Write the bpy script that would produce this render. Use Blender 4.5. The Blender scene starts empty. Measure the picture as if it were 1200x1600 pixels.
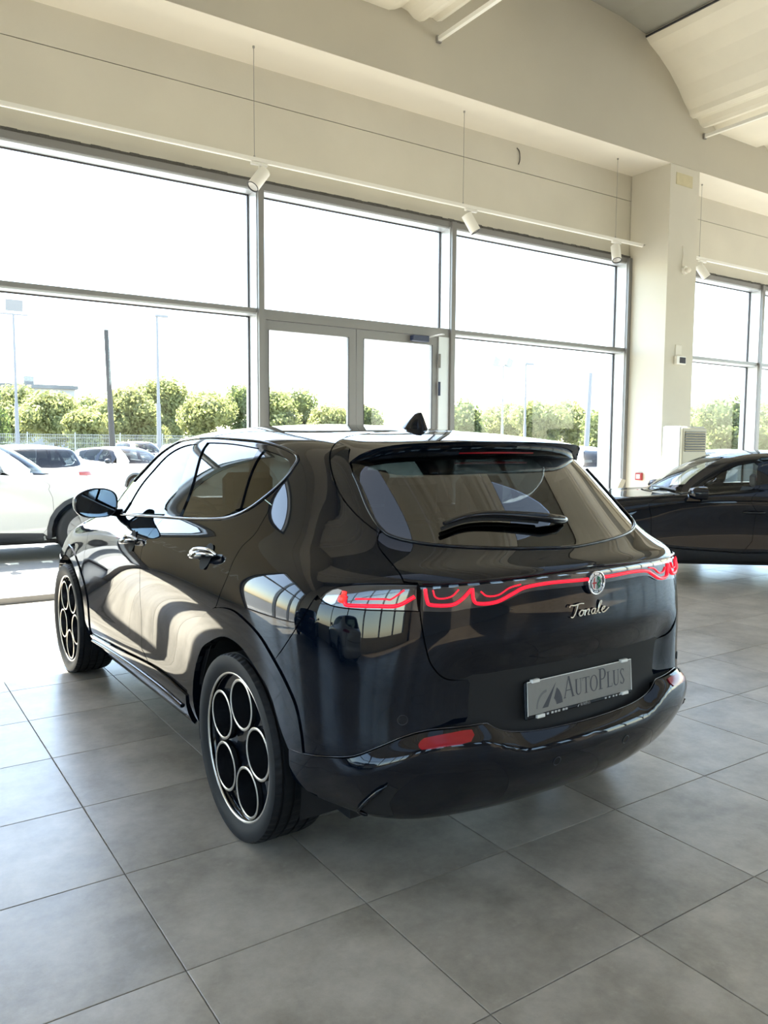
import bpy, math, random
import numpy as np
from mathutils import Vector, Matrix
from mathutils.geometry import delaunay_2d_cdt
SC = bpy.context.scene
COL = SC.collection
# ------------------------------------------------------------------ camera
cam_d = bpy.data.cameras.new('camera'); cam = bpy.data.objects.new('camera', cam_d); COL.objects.link(cam)
YAW, PITCH, ROLL, CAM_H = 0.5905, 0.08487, 0.005538, 1.4732
_f = Vector((math.sin(YAW)*math.cos(PITCH), math.cos(YAW)*math.cos(PITCH), -math.sin(PITCH)))
_r = Vector((math.cos(YAW), -math.sin(YAW), 0)); _u = _r.cross(_f)
_c, _s = math.cos(ROLL), math.sin(ROLL)
_r2, _u2 = _c*_r+_s*_u, -_s*_r+_c*_u
cam.matrix_world = Matrix(((_r2.x, _u2.x, -_f.x, 0), (_r2.y, _u2.y, -_f.y, 0), (_r2.z, _u2.z, -_f.z, CAM_H), (0, 0, 0, 1)))
cam_d.sensor_fit = 'VERTICAL'; cam_d.sensor_height = 36; cam_d.lens = 1235.8*36/1600
cam_d.clip_start = .05; cam_d.clip_end = 4000
SC.camera = cam
# ------------------------------------------------------------------ sky, sun, exposure
W = bpy.data.worlds.new('sky'); SC.world = W; W.use_nodes = True
_n = W.node_tree.nodes; _l = W.node_tree.links; _n.clear()
_sky = _n.new('ShaderNodeTexSky'); _sky.sky_type = 'NISHITA'; _sky.sun_disc = False
SUN_DIR = Vector((-.06, .684, 1.0)).normalized()            # towards the sun
_sky.sun_elevation = math.asin(SUN_DIR.z); _sky.sun_rotation = math.atan2(SUN_DIR.x, SUN_DIR.y)
_sky.dust_density = .8; _sky.air_density = 1.0; _sky.ozone_density = 1.5
_bg = _n.new('ShaderNodeBackground'); _bg.inputs['Strength'].default_value = .27
_o = _n.new('ShaderNodeOutputWorld'); _tint = _n.new('ShaderNodeMix'); _tint.data_type = 'RGBA'; _tint.blend_type = 'MULTIPLY'; _tint.inputs[0].default_value = 1; _tint.inputs[7].default_value = (1, .925, .835, 1)   # warm tint on the sky in place of white balance
_l.new(_sky.outputs[0], _tint.inputs[6]); _l.new(_tint.outputs[2], _bg.inputs[0]); _l.new(_bg.outputs[0], _o.inputs[0])
_sd = bpy.data.lights.new('sun', 'SUN'); _sd.energy = 8.5; _sd.angle = math.radians(.6); _sd.color = (1, .95, .87)
_so = bpy.data.objects.new('sun', _sd); COL.objects.link(_so); _so.location = (0, 0, 30)
_so.rotation_euler = SUN_DIR.to_track_quat('Z', 'Y').to_euler()
SC.view_settings.view_transform = 'Standard'; SC.view_settings.look = 'None'
SC.view_settings.gamma = 1; SC.view_settings.use_curve_mapping = False
SC.view_settings.exposure = 2.62
SC.cycles.use_denoising = True
SC.cycles.max_bounces = 12; SC.cycles.diffuse_bounces = 5; SC.cycles.glossy_bounces = 5
SC.cycles.transmission_bounces = 8; SC.cycles.transparent_max_bounces = 24
SC.cycles.caustics_reflective = False; SC.cycles.caustics_refractive = False
SC.cycles.sample_clamp_indirect = 8

# ------------------------------------------------------------------ materials
def mat(name, col, rough=.5, metal=0., spec=.5, coat=0., noise=None, bump=None, emit=None, rand=0., ior=1.5, coat_rough=.03, sheen=0):
    """procedural principled material; noise = (scale, amount, detail) mottles the colour, bump = (scale, strength)"""
    m = bpy.data.materials.new(name); m.use_nodes = True
    nt = m.node_tree; b = nt.nodes['Principled BSDF']
    b.inputs['Base Color'].default_value = (*col, 1); b.inputs['Roughness'].default_value = rough
    b.inputs['Metallic'].default_value = metal; b.inputs['Specular IOR Level'].default_value = spec
    b.inputs['Coat Weight'].default_value = coat; b.inputs['Coat Roughness'].default_value = coat_rough; b.inputs['IOR'].default_value = ior
    if emit: b.inputs['Emission Color'].default_value = (*emit[0], 1); b.inputs['Emission Strength'].default_value = emit[1]
    tc = None
    if noise or bump:
        tc = nt.nodes.new('ShaderNodeTexCoord'); geo = nt.nodes.new('ShaderNodeNewGeometry')
    if noise or rand:
        hsv = nt.nodes.new('ShaderNodeMix'); hsv.data_type = 'RGBA'; hsv.blend_type = 'MULTIPLY'; hsv.inputs[0].default_value = 1
        hsv.inputs[6].default_value = (*col, 1)
        mr = nt.nodes.new('ShaderNodeMapRange')
        if noise:
            ns = nt.nodes.new('ShaderNodeTexNoise'); ns.inputs['Scale'].default_value = noise[0]
            ns.inputs['Detail'].default_value = noise[2] if len(noise) > 2 else 4
            nt.links.new(geo.outputs['Position'], ns.inputs['Vector'])
            mr.inputs['From Min'].default_value = .25; mr.inputs['From Max'].default_value = .75
            mr.inputs['To Min'].default_value = 1-noise[1]; mr.inputs['To Max'].default_value = 1+noise[1]
            nt.links.new(ns.outputs['Fac'], mr.inputs['Value'])
        else:
            mr.inputs['To Min'].default_value = 1; mr.inputs['To Max'].default_value = 1
        src = mr.outputs[0]
        if rand:
            oi = nt.nodes.new('ShaderNodeObjectInfo'); m2 = nt.nodes.new('ShaderNodeMapRange')
            m2.inputs['To Min'].default_value = 1-rand; m2.inputs['To Max'].default_value = 1+rand
            nt.links.new(oi.outputs['Random'], m2.inputs['Value'])
            mm = nt.nodes.new('ShaderNodeMath'); mm.operation = 'MULTIPLY'
            nt.links.new(src, mm.inputs[0]); nt.links.new(m2.outputs[0], mm.inputs[1]); src = mm.outputs[0]
        nt.links.new(src, hsv.inputs[7]); nt.links.new(hsv.outputs[2], b.inputs['Base Color'])
    if bump:
        nb = nt.nodes.new('ShaderNodeTexNoise'); nb.inputs['Scale'].default_value = bump[0]; nb.inputs['Detail'].default_value = 4
        nt.links.new(geo.outputs['Position'], nb.inputs['Vector'])
        bn = nt.nodes.new('ShaderNodeBump'); bn.inputs['Strength'].default_value = bump[1]; bn.inputs['Distance'].default_value = .02
        nt.links.new(nb.outputs['Fac'], bn.inputs['Height']); nt.links.new(bn.outputs[0], b.inputs['Normal'])
    return m
def glass(name, tint=(1, 1, 1), refl=1.0, rough=0.0, ior=1.5):
    """thin sheet of glass: tinted straight-through transmission plus a Fresnel reflection"""
    m = bpy.data.materials.new(name); m.use_nodes = True; nt = m.node_tree; nt.nodes.clear()
    o = nt.nodes.new('ShaderNodeOutputMaterial'); mx = nt.nodes.new('ShaderNodeMixShader')
    t = nt.nodes.new('ShaderNodeBsdfTransparent'); t.inputs[0].default_value = (*tint, 1)
    g = nt.nodes.new('ShaderNodeBsdfGlossy'); g.inputs['Roughness'].default_value = rough
    # Schlick reflection from the facing angle, the same from both sides of the sheet
    lw = nt.nodes.new('ShaderNodeLayerWeight'); lw.inputs[0].default_value = .5
    pw = nt.nodes.new('ShaderNodeMath'); pw.operation = 'POWER'; pw.inputs[1].default_value = 5
    nt.links.new(lw.outputs['Facing'], pw.inputs[0])
    f0 = ((ior-1)/(ior+1))**2
    mu = nt.nodes.new('ShaderNodeMath'); mu.operation = 'MULTIPLY_ADD'; mu.inputs[1].default_value = (1-f0)*refl; mu.inputs[2].default_value = f0*refl; mu.use_clamp = True
    nt.links.new(pw.outputs[0], mu.inputs[0]); nt.links.new(mu.outputs[0], mx.inputs[0])
    nt.links.new(t.outputs[0], mx.inputs[1]); nt.links.new(g.outputs[0], mx.inputs[2]); nt.links.new(mx.outputs[0], o.inputs[0])
    return m

# ------------------------------------------------------------------ mesh helpers
class MB:
    """collects simple solids and links them as ONE mesh object"""
    def __init__(s): s.v = []; s.f = []; s.sm = []; s.mi = []
    def add(s, v, f, smooth=False, mi=0):
        k = len(s.v); s.v += [tuple(p) for p in v]; s.f += [tuple(i+k for i in q) for q in f]
        s.sm += [smooth]*len(f); s.mi += [mi]*len(f); return s
    def box(s, x0, x1, y0, y1, z0, z1, mi=0):
        v = [(x0,y0,z0),(x1,y0,z0),(x1,y1,z0),(x0,y1,z0),(x0,y0,z1),(x1,y0,z1),(x1,y1,z1),(x0,y1,z1)]
        return s.add(v, [(0,3,2,1),(4,5,6,7),(0,1,5,4),(1,2,6,5),(2,3,7,6),(3,0,4,7)], False, mi)
    def cbox(s, c, d, M=None, mi=0):
        k = len(s.v); s.box(-d[0]/2, d[0]/2, -d[1]/2, d[1]/2, -d[2]/2, d[2]/2, mi)
        M = M or Matrix.Identity(3)
        for i in range(k, len(s.v)): s.v[i] = tuple(Vector(c)+M @ Vector(s.v[i]))
        return s
    def bev(s, x0, x1, y0, y1, z0, z1, r=.01, mi=0):
        """box with chamfered edges"""
        v = []; idx = {}
        for sx in (0, 1):
            for sy in (0, 1):
                for sz in (0, 1):
                    for a in range(3):
                        p = [(x0, x1)[sx], (y0, y1)[sy], (z0, z1)[sz]]
                        for b in range(3):
                            if b != a: p[b] += r if (sx, sy, sz)[b] == 0 else -r
                        idx[(sx, sy, sz, a)] = len(v); v.append(p)
        f = []
        for a in range(3):
            for t in (0, 1):
                b, c = [q for q in range(3) if q != a]
                q = []
                for tb, tc in ((0, 0), (1, 0), (1, 1), (0, 1)):
                    k = [0]*3; k[a] = t; k[b] = tb; k[c] = tc; q.append(idx[(*k, a)])
                f.append(q if (t == 1) == (a != 1) else q[::-1])
        for a in range(3):
            b, c = [q for q in range(3) if q != a]
            for tb in (0, 1):
                for tc in (0, 1):
                    k0 = [0]*3; k1 = [0]*3; k1[a] = 1
                    for k in (k0, k1): k[b] = tb; k[c] = tc
                    q = [idx[(*k0, b)], idx[(*k1, b)], idx[(*k1, c)], idx[(*k0, c)]]
                    f.append(q)
        for sx in (0, 1):
            for sy in (0, 1):
                for sz in (0, 1): f.append([idx[(sx, sy, sz, a)] for a in range(3)])
        c0 = Vector(((x0+x1)/2, (y0+y1)/2, (z0+z1)/2)); g = []
        for q in f:
            P = [Vector(v[i]) for i in q]; n = (P[1]-P[0]).cross(P[2]-P[0])
            g.append(q if n.dot(sum(P, Vector())/len(P)-c0) > 0 else q[::-1])
        return s.add(v, g, False, mi)
    def prism(s, poly, a, b, axis='y', mi=0, smooth=False):
        """extrude a 2-d polygon; axis y: poly is (x,z), x: (y,z), z: (x,y)"""
        n = len(poly)
        P = lambda p, t: {'y': (p[0], t, p[1]), 'x': (t, p[0], p[1]), 'z': (p[0], p[1], t)}[axis]
        v = [P(p, a) for p in poly]+[P(p, b) for p in poly]
        f = [tuple(range(n)), tuple(range(2*n-1, n-1, -1))]
        s.add(v, f, False, mi)
        return s.add(v, [((i+1) % n, i, i+n, (i+1) % n+n) for i in range(n)], smooth, mi)
    def cyl(s, p0, p1, r0, r1=None, n=16, mi=0, cap=True, smooth=True):
        r1 = r0 if r1 is None else r1; p0 = Vector(p0); p1 = Vector(p1); d = (p1-p0).normalized()
        a = d.orthogonal().normalized(); b = d.cross(a)
        ring = [a*math.cos(2*math.pi*i/n)+b*math.sin(2*math.pi*i/n) for i in range(n)]
        v = [p0+q*r0 for q in ring]+[p1+q*r1 for q in ring]
        s.add(v, [(i, (i+1) % n, (i+1) % n+n, i+n) for i in range(n)], smooth, mi)
        if cap: s.add(v, [tuple(range(n))[::-1], tuple(range(n, 2*n))], False, mi)
        return s
    def tube(s, pts, r, n=8, mi=0, cap=True, closed=False, flat=1.0):
        pts = [Vector(p) for p in pts]; m = len(pts); rs = r if isinstance(r, (list, tuple)) else [r]*m
        T = []
        for i in range(m):
            a = pts[(i-1) % m] if closed or i else pts[0]; b = pts[(i+1) % m] if closed or i < m-1 else pts[-1]
            T.append((b-a).normalized())
        nrm = T[0].orthogonal().normalized(); v = []
        for i in range(m):
            nrm = (nrm-T[i]*nrm.dot(T[i])).normalized(); bi = T[i].cross(nrm)
            for k in range(n):
                t = 2*math.pi*k/n; v.append(pts[i]+nrm*math.cos(t)*rs[i]+bi*math.sin(t)*rs[i]*flat)
        f = []
        for i in range(m if closed else m-1):
            for k in range(n):
                j = (i+1) % m; f.append((i*n+k, i*n+(k+1) % n, j*n+(k+1) % n, j*n+k))
        s.add(v, f, True, mi)
        if cap and not closed: s.add(v, [tuple(range(n))[::-1], tuple(range((m-1)*n, m*n))], False, mi)
        return s
    def lathe(s, prof, axis='x', n=48, c=(0, 0, 0), mi=0, closed=False):
        """prof: list of (radius, along axis)"""
        m = len(prof); v = []
        for i in range(n):
            t = 2*math.pi*i/n; ct, st = math.cos(t), math.sin(t)
            for r, a in prof:
                p = {'x': (a, r*ct, r*st), 'y': (r*st, a, r*ct), 'z': (r*ct, r*st, a)}[axis]
                v.append((p[0]+c[0], p[1]+c[1], p[2]+c[2]))
        f = []
        for i in range(n):
            j = (i+1) % n
            for k in range(m if closed else m-1):
                l = (k+1) % m
                f.append((i*m+k, j*m+k, j*m+l, i*m+l))
        return s.add(v, f, True, mi)
    def sphere(s, c, r, nu=12, nv=8, mi=0, sc=(1, 1, 1)):
        v = []; f = []
        for j in range(nv+1):
            p = math.pi*j/nv
            for i in range(nu):
                t = 2*math.pi*i/nu
                v.append((c[0]+r*sc[0]*math.sin(p)*math.cos(t), c[1]+r*sc[1]*math.sin(p)*math.sin(t), c[2]+r*sc[2]*math.cos(p)))
        for j in range(nv):
            for i in range(nu): f.append((j*nu+i, (j+1)*nu+i, (j+1)*nu+(i+1) % nu, j*nu+(i+1) % nu))
        return s.add(v, f, True, mi)
    def mesh(s, name, mats=()):
        me = bpy.data.meshes.new(name); me.from_pydata([tuple(p) for p in s.v], [], s.f)
        me.polygons.foreach_set('use_smooth', s.sm); me.polygons.foreach_set('material_index', s.mi)
        for m in (mats if isinstance(mats, (list, tuple)) else [mats]): me.materials.append(m)
        me.update(); return me
    def build(s, name, mats, parent=None, loc=None, sharp=None):
        me = s.mesh(name, mats)
        if sharp: me.set_sharp_from_angle(angle=math.radians(sharp))
        return link(name, me, parent, loc)
def link(name, me, parent=None, loc=None):
    o = bpy.data.objects.new(name, me); COL.objects.link(o); o.parent = parent
    if loc is not None: o.location = loc
    return o
def tag(o, label=None, cat=None, group=None, kind=None):
    for k, v in (('label', label), ('category', cat), ('group', group), ('kind', kind)):
        if v: o[k] = v
    return o
def empty(name, loc=(0, 0, 0), rz=0, label=None, cat=None, group=None):
    o = bpy.data.objects.new(name, None); COL.objects.link(o); o.location = loc; o.rotation_euler = (0, 0, rz)
    o.empty_display_size = .1
    return tag(o, label, cat, group)
def children(o): return [c for c in COL.objects if c.parent == o]
def copy_tree(o, parent=None, kids=None):
    c = o.copy(); COL.objects.link(c); c.parent = parent
    for ch in list(o.children): copy_tree(ch, c)
    return c
rnd = random.Random(7)
# ------------------------------------------------------------------ materials of the room
M_wall = mat('warm_white_paint', (.60, .565, .475), .75, noise=(1.3, .05), bump=(40, .03))
M_beam = mat('beam_paint', (.50, .465, .38), .8, noise=(.9, .05), bump=(30, .03))
M_soff = mat('soffit_paint', (.74, .70, .61), .75, noise=(1.1, .04))
M_vault = mat('vault_white_concrete', (.72, .68, .57), .7, noise=(2, .05), bump=(25, .05))
M_crown = mat('grey_roof_panel', (.27, .265, .23), .6, noise=(2, .06))
M_alu = mat('grey_aluminium', (.20, .195, .19), .42, .25)
M_alu_l = mat('pale_aluminium', (.56, .58, .60), .35, .3)
M_gask = mat('black_gasket', (.03, .03, .035), .6)
M_foam = mat('dark_mastic', (.10, .095, .085), .9, bump=(60, .8))
M_trackw = mat('white_powder_coat', (.80, .78, .72), .4)
M_wire = mat('steel_wire', (.35, .34, .32), .4, .6)
M_grout = mat('grout', (.17, .155, .135), .85)
M_wglass = glass('window_glass', (.93, .96, .96), .75)
M_opal = glass('added_opal_rooflight', (.60, .57, .52), .5, .3)
M_black = mat('black_plastic', (.012, .012, .014), .45)
M_lens = mat('lamp_lens', (.75, .75, .75), .15)
# floor tiles: cement-look porcelain, patchy, softly glossy
def tile_mat():
    m = bpy.data.materials.new('cement_tile'); m.use_nodes = True; nt = m.node_tree; b = nt.nodes['Principled BSDF']
    geo = nt.nodes.new('ShaderNodeNewGeometry'); oi = nt.nodes.new('ShaderNodeObjectInfo')
    add = nt.nodes.new('ShaderNodeVectorMath'); add.operation = 'ADD'
    sc = nt.nodes.new('ShaderNodeVectorMath'); sc.operation = 'SCALE'; sc.inputs[3].default_value = 37
    cx = nt.nodes.new('ShaderNodeCombineXYZ'); nt.links.new(oi.outputs['Random'], cx.inputs[0]); nt.links.new(oi.outputs['Random'], cx.inputs[2])
    nt.links.new(cx.outputs[0], sc.inputs[0]); nt.links.new(geo.outputs['Position'], add.inputs[0]); nt.links.new(sc.outputs[0], add.inputs[1])
    def noise(s, d, r=.6):
        n = nt.nodes.new('ShaderNodeTexNoise'); n.inputs['Scale'].default_value = s; n.inputs['Detail'].default_value = d
        n.inputs['Roughness'].default_value = r; nt.links.new(add.outputs[0], n.inputs['Vector']); return n.outputs['Fac']
    cr = nt.nodes.new('ShaderNodeValToRGB'); e = cr.color_ramp.elements
    e[0].position = .36; e[0].color = (.245, .216, .176, 1); e[1].position = .66; e[1].color = (.455, .407, .340, 1)
    nt.links.new(noise(2.6, 9, .72), cr.inputs[0])
    c2 = nt.nodes.new('ShaderNodeValToRGB'); e = c2.color_ramp.elements
    e[0].position = .60; e[0].color = (0, 0, 0, 1); e[1].position = .78; e[1].color = (1, 1, 1, 1)
    nt.links.new(noise(14, 6, .7), c2.inputs[0])
    mx = nt.nodes.new('ShaderNodeMix'); mx.data_type = 'RGBA'; mx.blend_type = 'MIX'
    ml = nt.nodes.new('ShaderNodeMath'); ml.operation = 'MULTIPLY'; ml.inputs[1].default_value = .35
    nt.links.new(c2.outputs[0], ml.inputs[0]); nt.links.new(ml.outputs[0], mx.inputs[0])
    nt.links.new(cr.outputs[0], mx.inputs[6]); mx.inputs[7].default_value = (.56, .51, .43, 1)
    br = nt.nodes.new('ShaderNodeMix'); br.data_type = 'RGBA'; br.blend_type = 'MULTIPLY'; br.inputs[0].default_value = 1
    mr = nt.nodes.new('ShaderNodeMapRange'); mr.inputs['To Min'].default_value = .94; mr.inputs['To Max'].default_value = 1.06
    nt.links.new(oi.outputs['Random'], mr.inputs['Value']); nt.links.new(mx.outputs[2], br.inputs[6]); nt.links.new(mr.outputs[0], br.inputs[7])
    nt.links.new(br.outputs[2], b.inputs['Base Color'])
    rr = nt.nodes.new('ShaderNodeMapRange'); rr.inputs['To Min'].default_value = .24; rr.inputs['To Max'].default_value = .40
    nt.links.new(noise(6, 5), rr.inputs['Value']); nt.links.new(rr.outputs[0], b.inputs['Roughness'])
    bn = nt.nodes.new('ShaderNodeBump'); bn.inputs['Strength'].default_value = .06; bn.inputs['Distance'].default_value = .01
    nt.links.new(noise(30, 4), bn.inputs['Height']); nt.links.new(bn.outputs[0], b.inputs['Normal'])
    b.inputs['Specular IOR Level'].default_value = .62
    return m
M_tile = tile_mat()

# ------------------------------------------------------------------ floor
X0, X1, Y0, YW = -6.5, 17.0, -11.0, 7.84           # inner faces of the room
floor = MB().box(X0-.3, X1+.3, Y0-.3, 8.1, -.20, -.004).build('floor', M_grout)
tag(floor, 'grey cement-look tiled showroom floor', None, None, 'structure')
TS, G = .6, .0018
tm = MB()
h = TS/2-G
tm.add([(-h,-h,-.02),(h,-h,-.02),(h,h,-.02),(-h,h,-.02),(-h,-h,-.001),(h,-h,-.001),(h,h,-.001),(-h,h,-.001),
        (-h+.0015,-h+.0015,0),(h-.0015,-h+.0015,0),(h-.0015,h-.0015,0),(-h+.0015,h-.0015,0)],
       [(0,1,5,4),(1,2,6,5),(2,3,7,6),(3,0,4,7),(4,5,9,8),(5,6,10,9),(6,7,11,10),(7,4,8,11),(8,9,10,11)])
tile_me = tm.mesh('tile', M_tile)
inv = cam.matrix_world.inverted()
def in_view(p, mx=1.12, my=1.12):
    q = inv @ Vector(p)
    if q.z > -.2: return False
    return abs(q.x/-q.z)*1235.8 < 600*mx and abs(q.y/-q.z)*1235.8 < 800*my
cand = []; rest = []
for i in range(-13, 29):
    for j in range(-26, 7):
        cx, cy = .715+TS*(i+.5), 4.451+TS*(j+.5)
        if cy > 7.84 or cx < X0 or cx > X1 or cy < Y0: continue
        v = any(in_view((cx+a*h, cy+b*h, 0)) for a in (-1, 0, 1) for b in (-1, 0, 1))
        (cand if v else rest).append((math.hypot(cx, cy), cx, cy))
cand.sort(); rest += cand[290:]; cand = cand[:290]
for _, cx, cy in cand: link('tile', tile_me, floor, (cx, cy, 0))
rm = MB()
for _, cx, cy in rest: rm.add([(cx-h,cy-h,0),(cx+h,cy-h,0),(cx+h,cy+h,0),(cx-h,cy+h,0)], [(0,1,2,3)])
tag(rm.build('tile_field', M_tile, floor), 'grey tiles beyond the nearest rows', None, None, 'stuff')

# ------------------------------------------------------------------ window wall
def S(name, mb, m, label=None, parent=None):
    o = mb.build(name, m, parent)
    if parent is None: tag(o, label, None, None, 'structure')
    return o
HEAD, TRAN, SOF = 4.12, 2.885, 5.38
GX0 = -.02
wf = empty('wall_front'); tag(wf, 'pale plastered wall band above the shop windows', None, None, 'structure')
S('lower_course', MB().box(X0, X1, 7.87, 8.15, HEAD+.10, 5.022), M_wall, parent=wf)
S('upper_course', MB().box(X0, X1, 7.87, 8.15, 5.030, SOF+.3), M_wall, parent=wf)
S('joint_strip', MB().box(X0, X1, 7.884, 8.15, 5.02, 5.032), M_foam, parent=wf)
S('solid_bay', MB().box(-1.6, GX0, 7.87, 8.15, 0, HEAD+.12), M_wall, parent=wf)
S('solid_bay', MB().box(X0, X0+.3, 7.87, 8.15, 0, HEAD+.12), M_wall, parent=wf)
mm = MB()
rr_ = random.Random(3)
xs = [GX0+i*.09 for i in range(int((X1-GX0)/.09))]
for a, b in zip(xs, xs[1:]):
    d = rr_.uniform(-.006, .008)
    mm.box(a, b, 7.845+d, 7.90, HEAD+.085+d*.6, HEAD+.118+d)
S('mastic_bead', mm, M_foam, parent=wf)
MULL = [GX0+.04, 3.655, 6.245, 9.53, 12.98, 15.9]
def window(n, x0, x1, door=False, label=''):
    w = empty('window_%d' % n); tag(w, label, None, None, 'structure')
    yi, yo, yg = 7.835, 8.12, 8.035
    S('head_rail', MB().box(x0, x1, yi, yo, HEAD+.02, HEAD+.085), M_alu, parent=w)
    S('head_bead', MB().box(x0, x1, yi+.02, yg-.01, HEAD, HEAD+.02), M_alu_l, parent=w)
    S('head_gasket', MB().box(x0, x1, yg-.012, yg+.012, HEAD-.012, HEAD+.02), M_gask, parent=w)
    S('transom', MB().box(x0, x1, yi, yo, TRAN-.022, TRAN+.022), M_alu, parent=w)
    S('transom_bead', MB().box(x0, x1, yi+.03, yg-.01, TRAN-.04, TRAN-.022), M_alu_l, parent=w)
    S('transom_gasket', MB().box(x0, x1, yg-.012, yg+.012, TRAN-.052, TRAN-.03), M_gask, parent=w)
    S('pane', MB().box(x0, x1, yg-.004, yg+.004, TRAN, HEAD), M_wglass, parent=w)
    if not door:
        S('sill_rail', MB().box(x0, x1, yi, yo, -.01, .06), M_alu, parent=w)
        S('pane', MB().box(x0, x1, yg-.004, yg+.004, .05, TRAN), M_wglass, parent=w)
    for x, sg in ((x0, 1), (x1, -1)):
        S('edge_gasket', MB().box(*sorted((x+sg*.002, x+sg*.016)), yg-.012, yg+.012, 0, HEAD), M_gask, parent=w)
    return w
labels = ['wide glazed shop window beside the car\'s bonnet', 'glazed bay above the glass double door', 'glazed shop window between the door and the column',
          'glazed shop window beyond the column', 'outermost glazed shop window on the far side']
for n, (a, b) in enumerate(zip(MULL, MULL[1:])):
    window(n+1, a+.036, b-.036, n == 1, labels[n])
window(6, -6.2, -1.6, False, 'glazed shop window past the sign bay, beside the side wall')
mr_ = empty('trim_1'); tag(mr_, 'grey aluminium mullions of the shop front', None, None, 'structure')
for x in MULL+[-1.64, -3.1, -4.65]:
    o = MB().box(x-.036, x+.036, 7.84, 8.12, 0, HEAD+.08).build('mullion', M_alu_l, mr_); MB().box(x-.028, x+.038, 7.80, 7.84, 0, HEAD+.08).build('mullion_cover', M_alu, o)
# glass double door
dx0, dx1 = MULL[1]+.036, MULL[2]-.036
DH = 2.80
door = empty('door_1'); tag(door, 'grey aluminium glass double door with closer', None, None, 'structure')
S('door_head', MB().box(dx0, dx1, 7.83, 8.05, DH, TRAN-.022), M_alu, parent=door)
S('jamb', MB().box(dx0, dx0+.03, 7.83, 8.05, 0, DH), M_alu, parent=door)
S('jamb', MB().box(dx1-.16, dx1, 7.83, 8.05, 0, DH), M_alu_l, parent=door)
lx0, lm, lx1 = dx0+.035, 4.865, dx1-.165
for a, b, s_ in ((lx0, lm-.004, .05), (lm+.004, lx1, .09)):
    lf = MB()
    lf.box(a, b, 7.85, 7.91, DH-.105, DH-.006).box(a, b, 7.85, 7.91, .01, .13)
    lf.box(a, a+.095 if a > 4 else a+.03, 7.85, 7.91, .13, DH-.105).box(b-(.095 if b < 5 else .08), b, 7.85, 7.91, .13, DH-.105)
    leaf = S('door_leaf', lf, M_alu, parent=door)
    S('pane', MB().box(a+.02, b-.02, 7.876, 7.884, .12, DH-.09), M_wglass, parent=leaf)
    S('pane_gasket', MB().box(a+(.095 if a > 4 else .03), a+(.103 if a > 4 else .038), 7.846, 7.86, .13, DH-.105)
      .box(b-(.103 if b < 5 else .088), b-(.095 if b < 5 else .08), 7.846, 7.86, .13, DH-.105), M_gask, parent=leaf)
M_navy = mat('dark_blue_enamel', (.02, .03, .07), .4)
S('door_closer', MB().bev(5.62, 5.86, 7.77, 7.85, DH-.085, DH-.015, .008), M_navy, parent=door)
S('closer_arm', MB().tube([(5.84, 7.80, DH-.03), (6.0, 7.74, DH+.01), (6.12, 7.82, DH+.03)], .009), M_alu_l, parent=door)
for z in (2.08, 2.42, .3): S('hinge', MB().cyl((dx1-.155, 7.82, z), (dx1-.155, 7.82, z+.17), .016), M_navy if z != 2.42 else M_alu, parent=door)
# column, soffit and roof beam
col = S('column', MB().box(9.575, 10.225, 7.2, 7.86, 0, SOF), M_wall, 'square painted column with a thermostat by the shop window')
soff = S('trim_2', MB().box(X0, X1, 7.2, 7.87, SOF-.002, SOF), M_soff, 'pale soffit over the shop windows')
beam = S('beam', MB().box(X0, X1, 7.2, 7.6, SOF+.001, 7.4), M_beam, 'deep painted roof beam above the shop windows')
# ceiling: white precast wings along y with shallow grey crowns between them
ceil = empty('ceiling'); tag(ceil, 'white precast concrete roof wings with grey panels between', None, None, 'structure')
BAYC = [7.75+6.75*k for k in (-2, -1, 0, 1)]
CE0, CE1 = Y0, 7.2
for c in BAYC:
    for sg in (-1, 1):
        pr = [(1.22, 6.86), (1.29, 6.80), (1.50, 6.70), (1.72, 6.56), (1.92, 6.39), (2.06, 6.24), (2.16, 6.15)]
        nose = [(2.16, 6.15), (2.20, 6.09), (2.27, 6.065), (2.33, 6.085), (2.39, 6.075), (2.44, 6.02), (2.50, 5.995), (2.58, 6.01), (2.66, 6.06), (2.74, 6.075), (2.82, 6.03),
                (2.90, 6.0), (3.0, 6.0), (3.375, 6.0)]
        pts = pr+nose[1:]; up = [(3.375, 7.1), (1.22, 7.1)]
        P = [(c+sg*x, z) for x, z in pts+up]
        if sg < 0: P = P[::-1]
        S('roof_wing', MB().prism(P[::-1], CE0, CE1, 'y'), M_vault, parent=ceil)
        S('wing_edge_seal', MB().box(*sorted((c+sg*1.20, c+sg*1.30)), CE0, CE1, 6.865, 6.885), M_gask, parent=ceil)
    y = CE1
    while y > CE0:
        L = 1.15
        pp = [(c-1.32, 6.89), (c-.7, 6.985), (c, 7.02), (c+.7, 6.985), (c+1.32, 6.89)]
        P = pp+[(x, z+.06) for x, z in pp[::-1]]
        sky_ = y < 3.2 and y-L > CE0+1  # opal panels out of view are added to let more daylight in
        S('added_rooflight' if sky_ else 'roof_panel', MB().prism(P, max(y-L+.012, CE0), y, 'y'), M_opal if sky_ else M_crown, parent=ceil); y -= L
S('roof_slab', MB().box(X0-.3, X1+.3, 3.2, 8.15, 7.4, 7.6), M_crown, parent=ceil)
for c in BAYC: S('roof_slab', MB().box(c+1.3, c+6.75-1.3, Y0-.3, 3.2, 7.1, 7.3), M_crown, parent=ceil)
S('roof_slab', MB().box(X0-.3, BAYC[0]-1.3, Y0-.3, 3.2, 7.1, 7.3), M_crown, parent=ceil)
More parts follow.
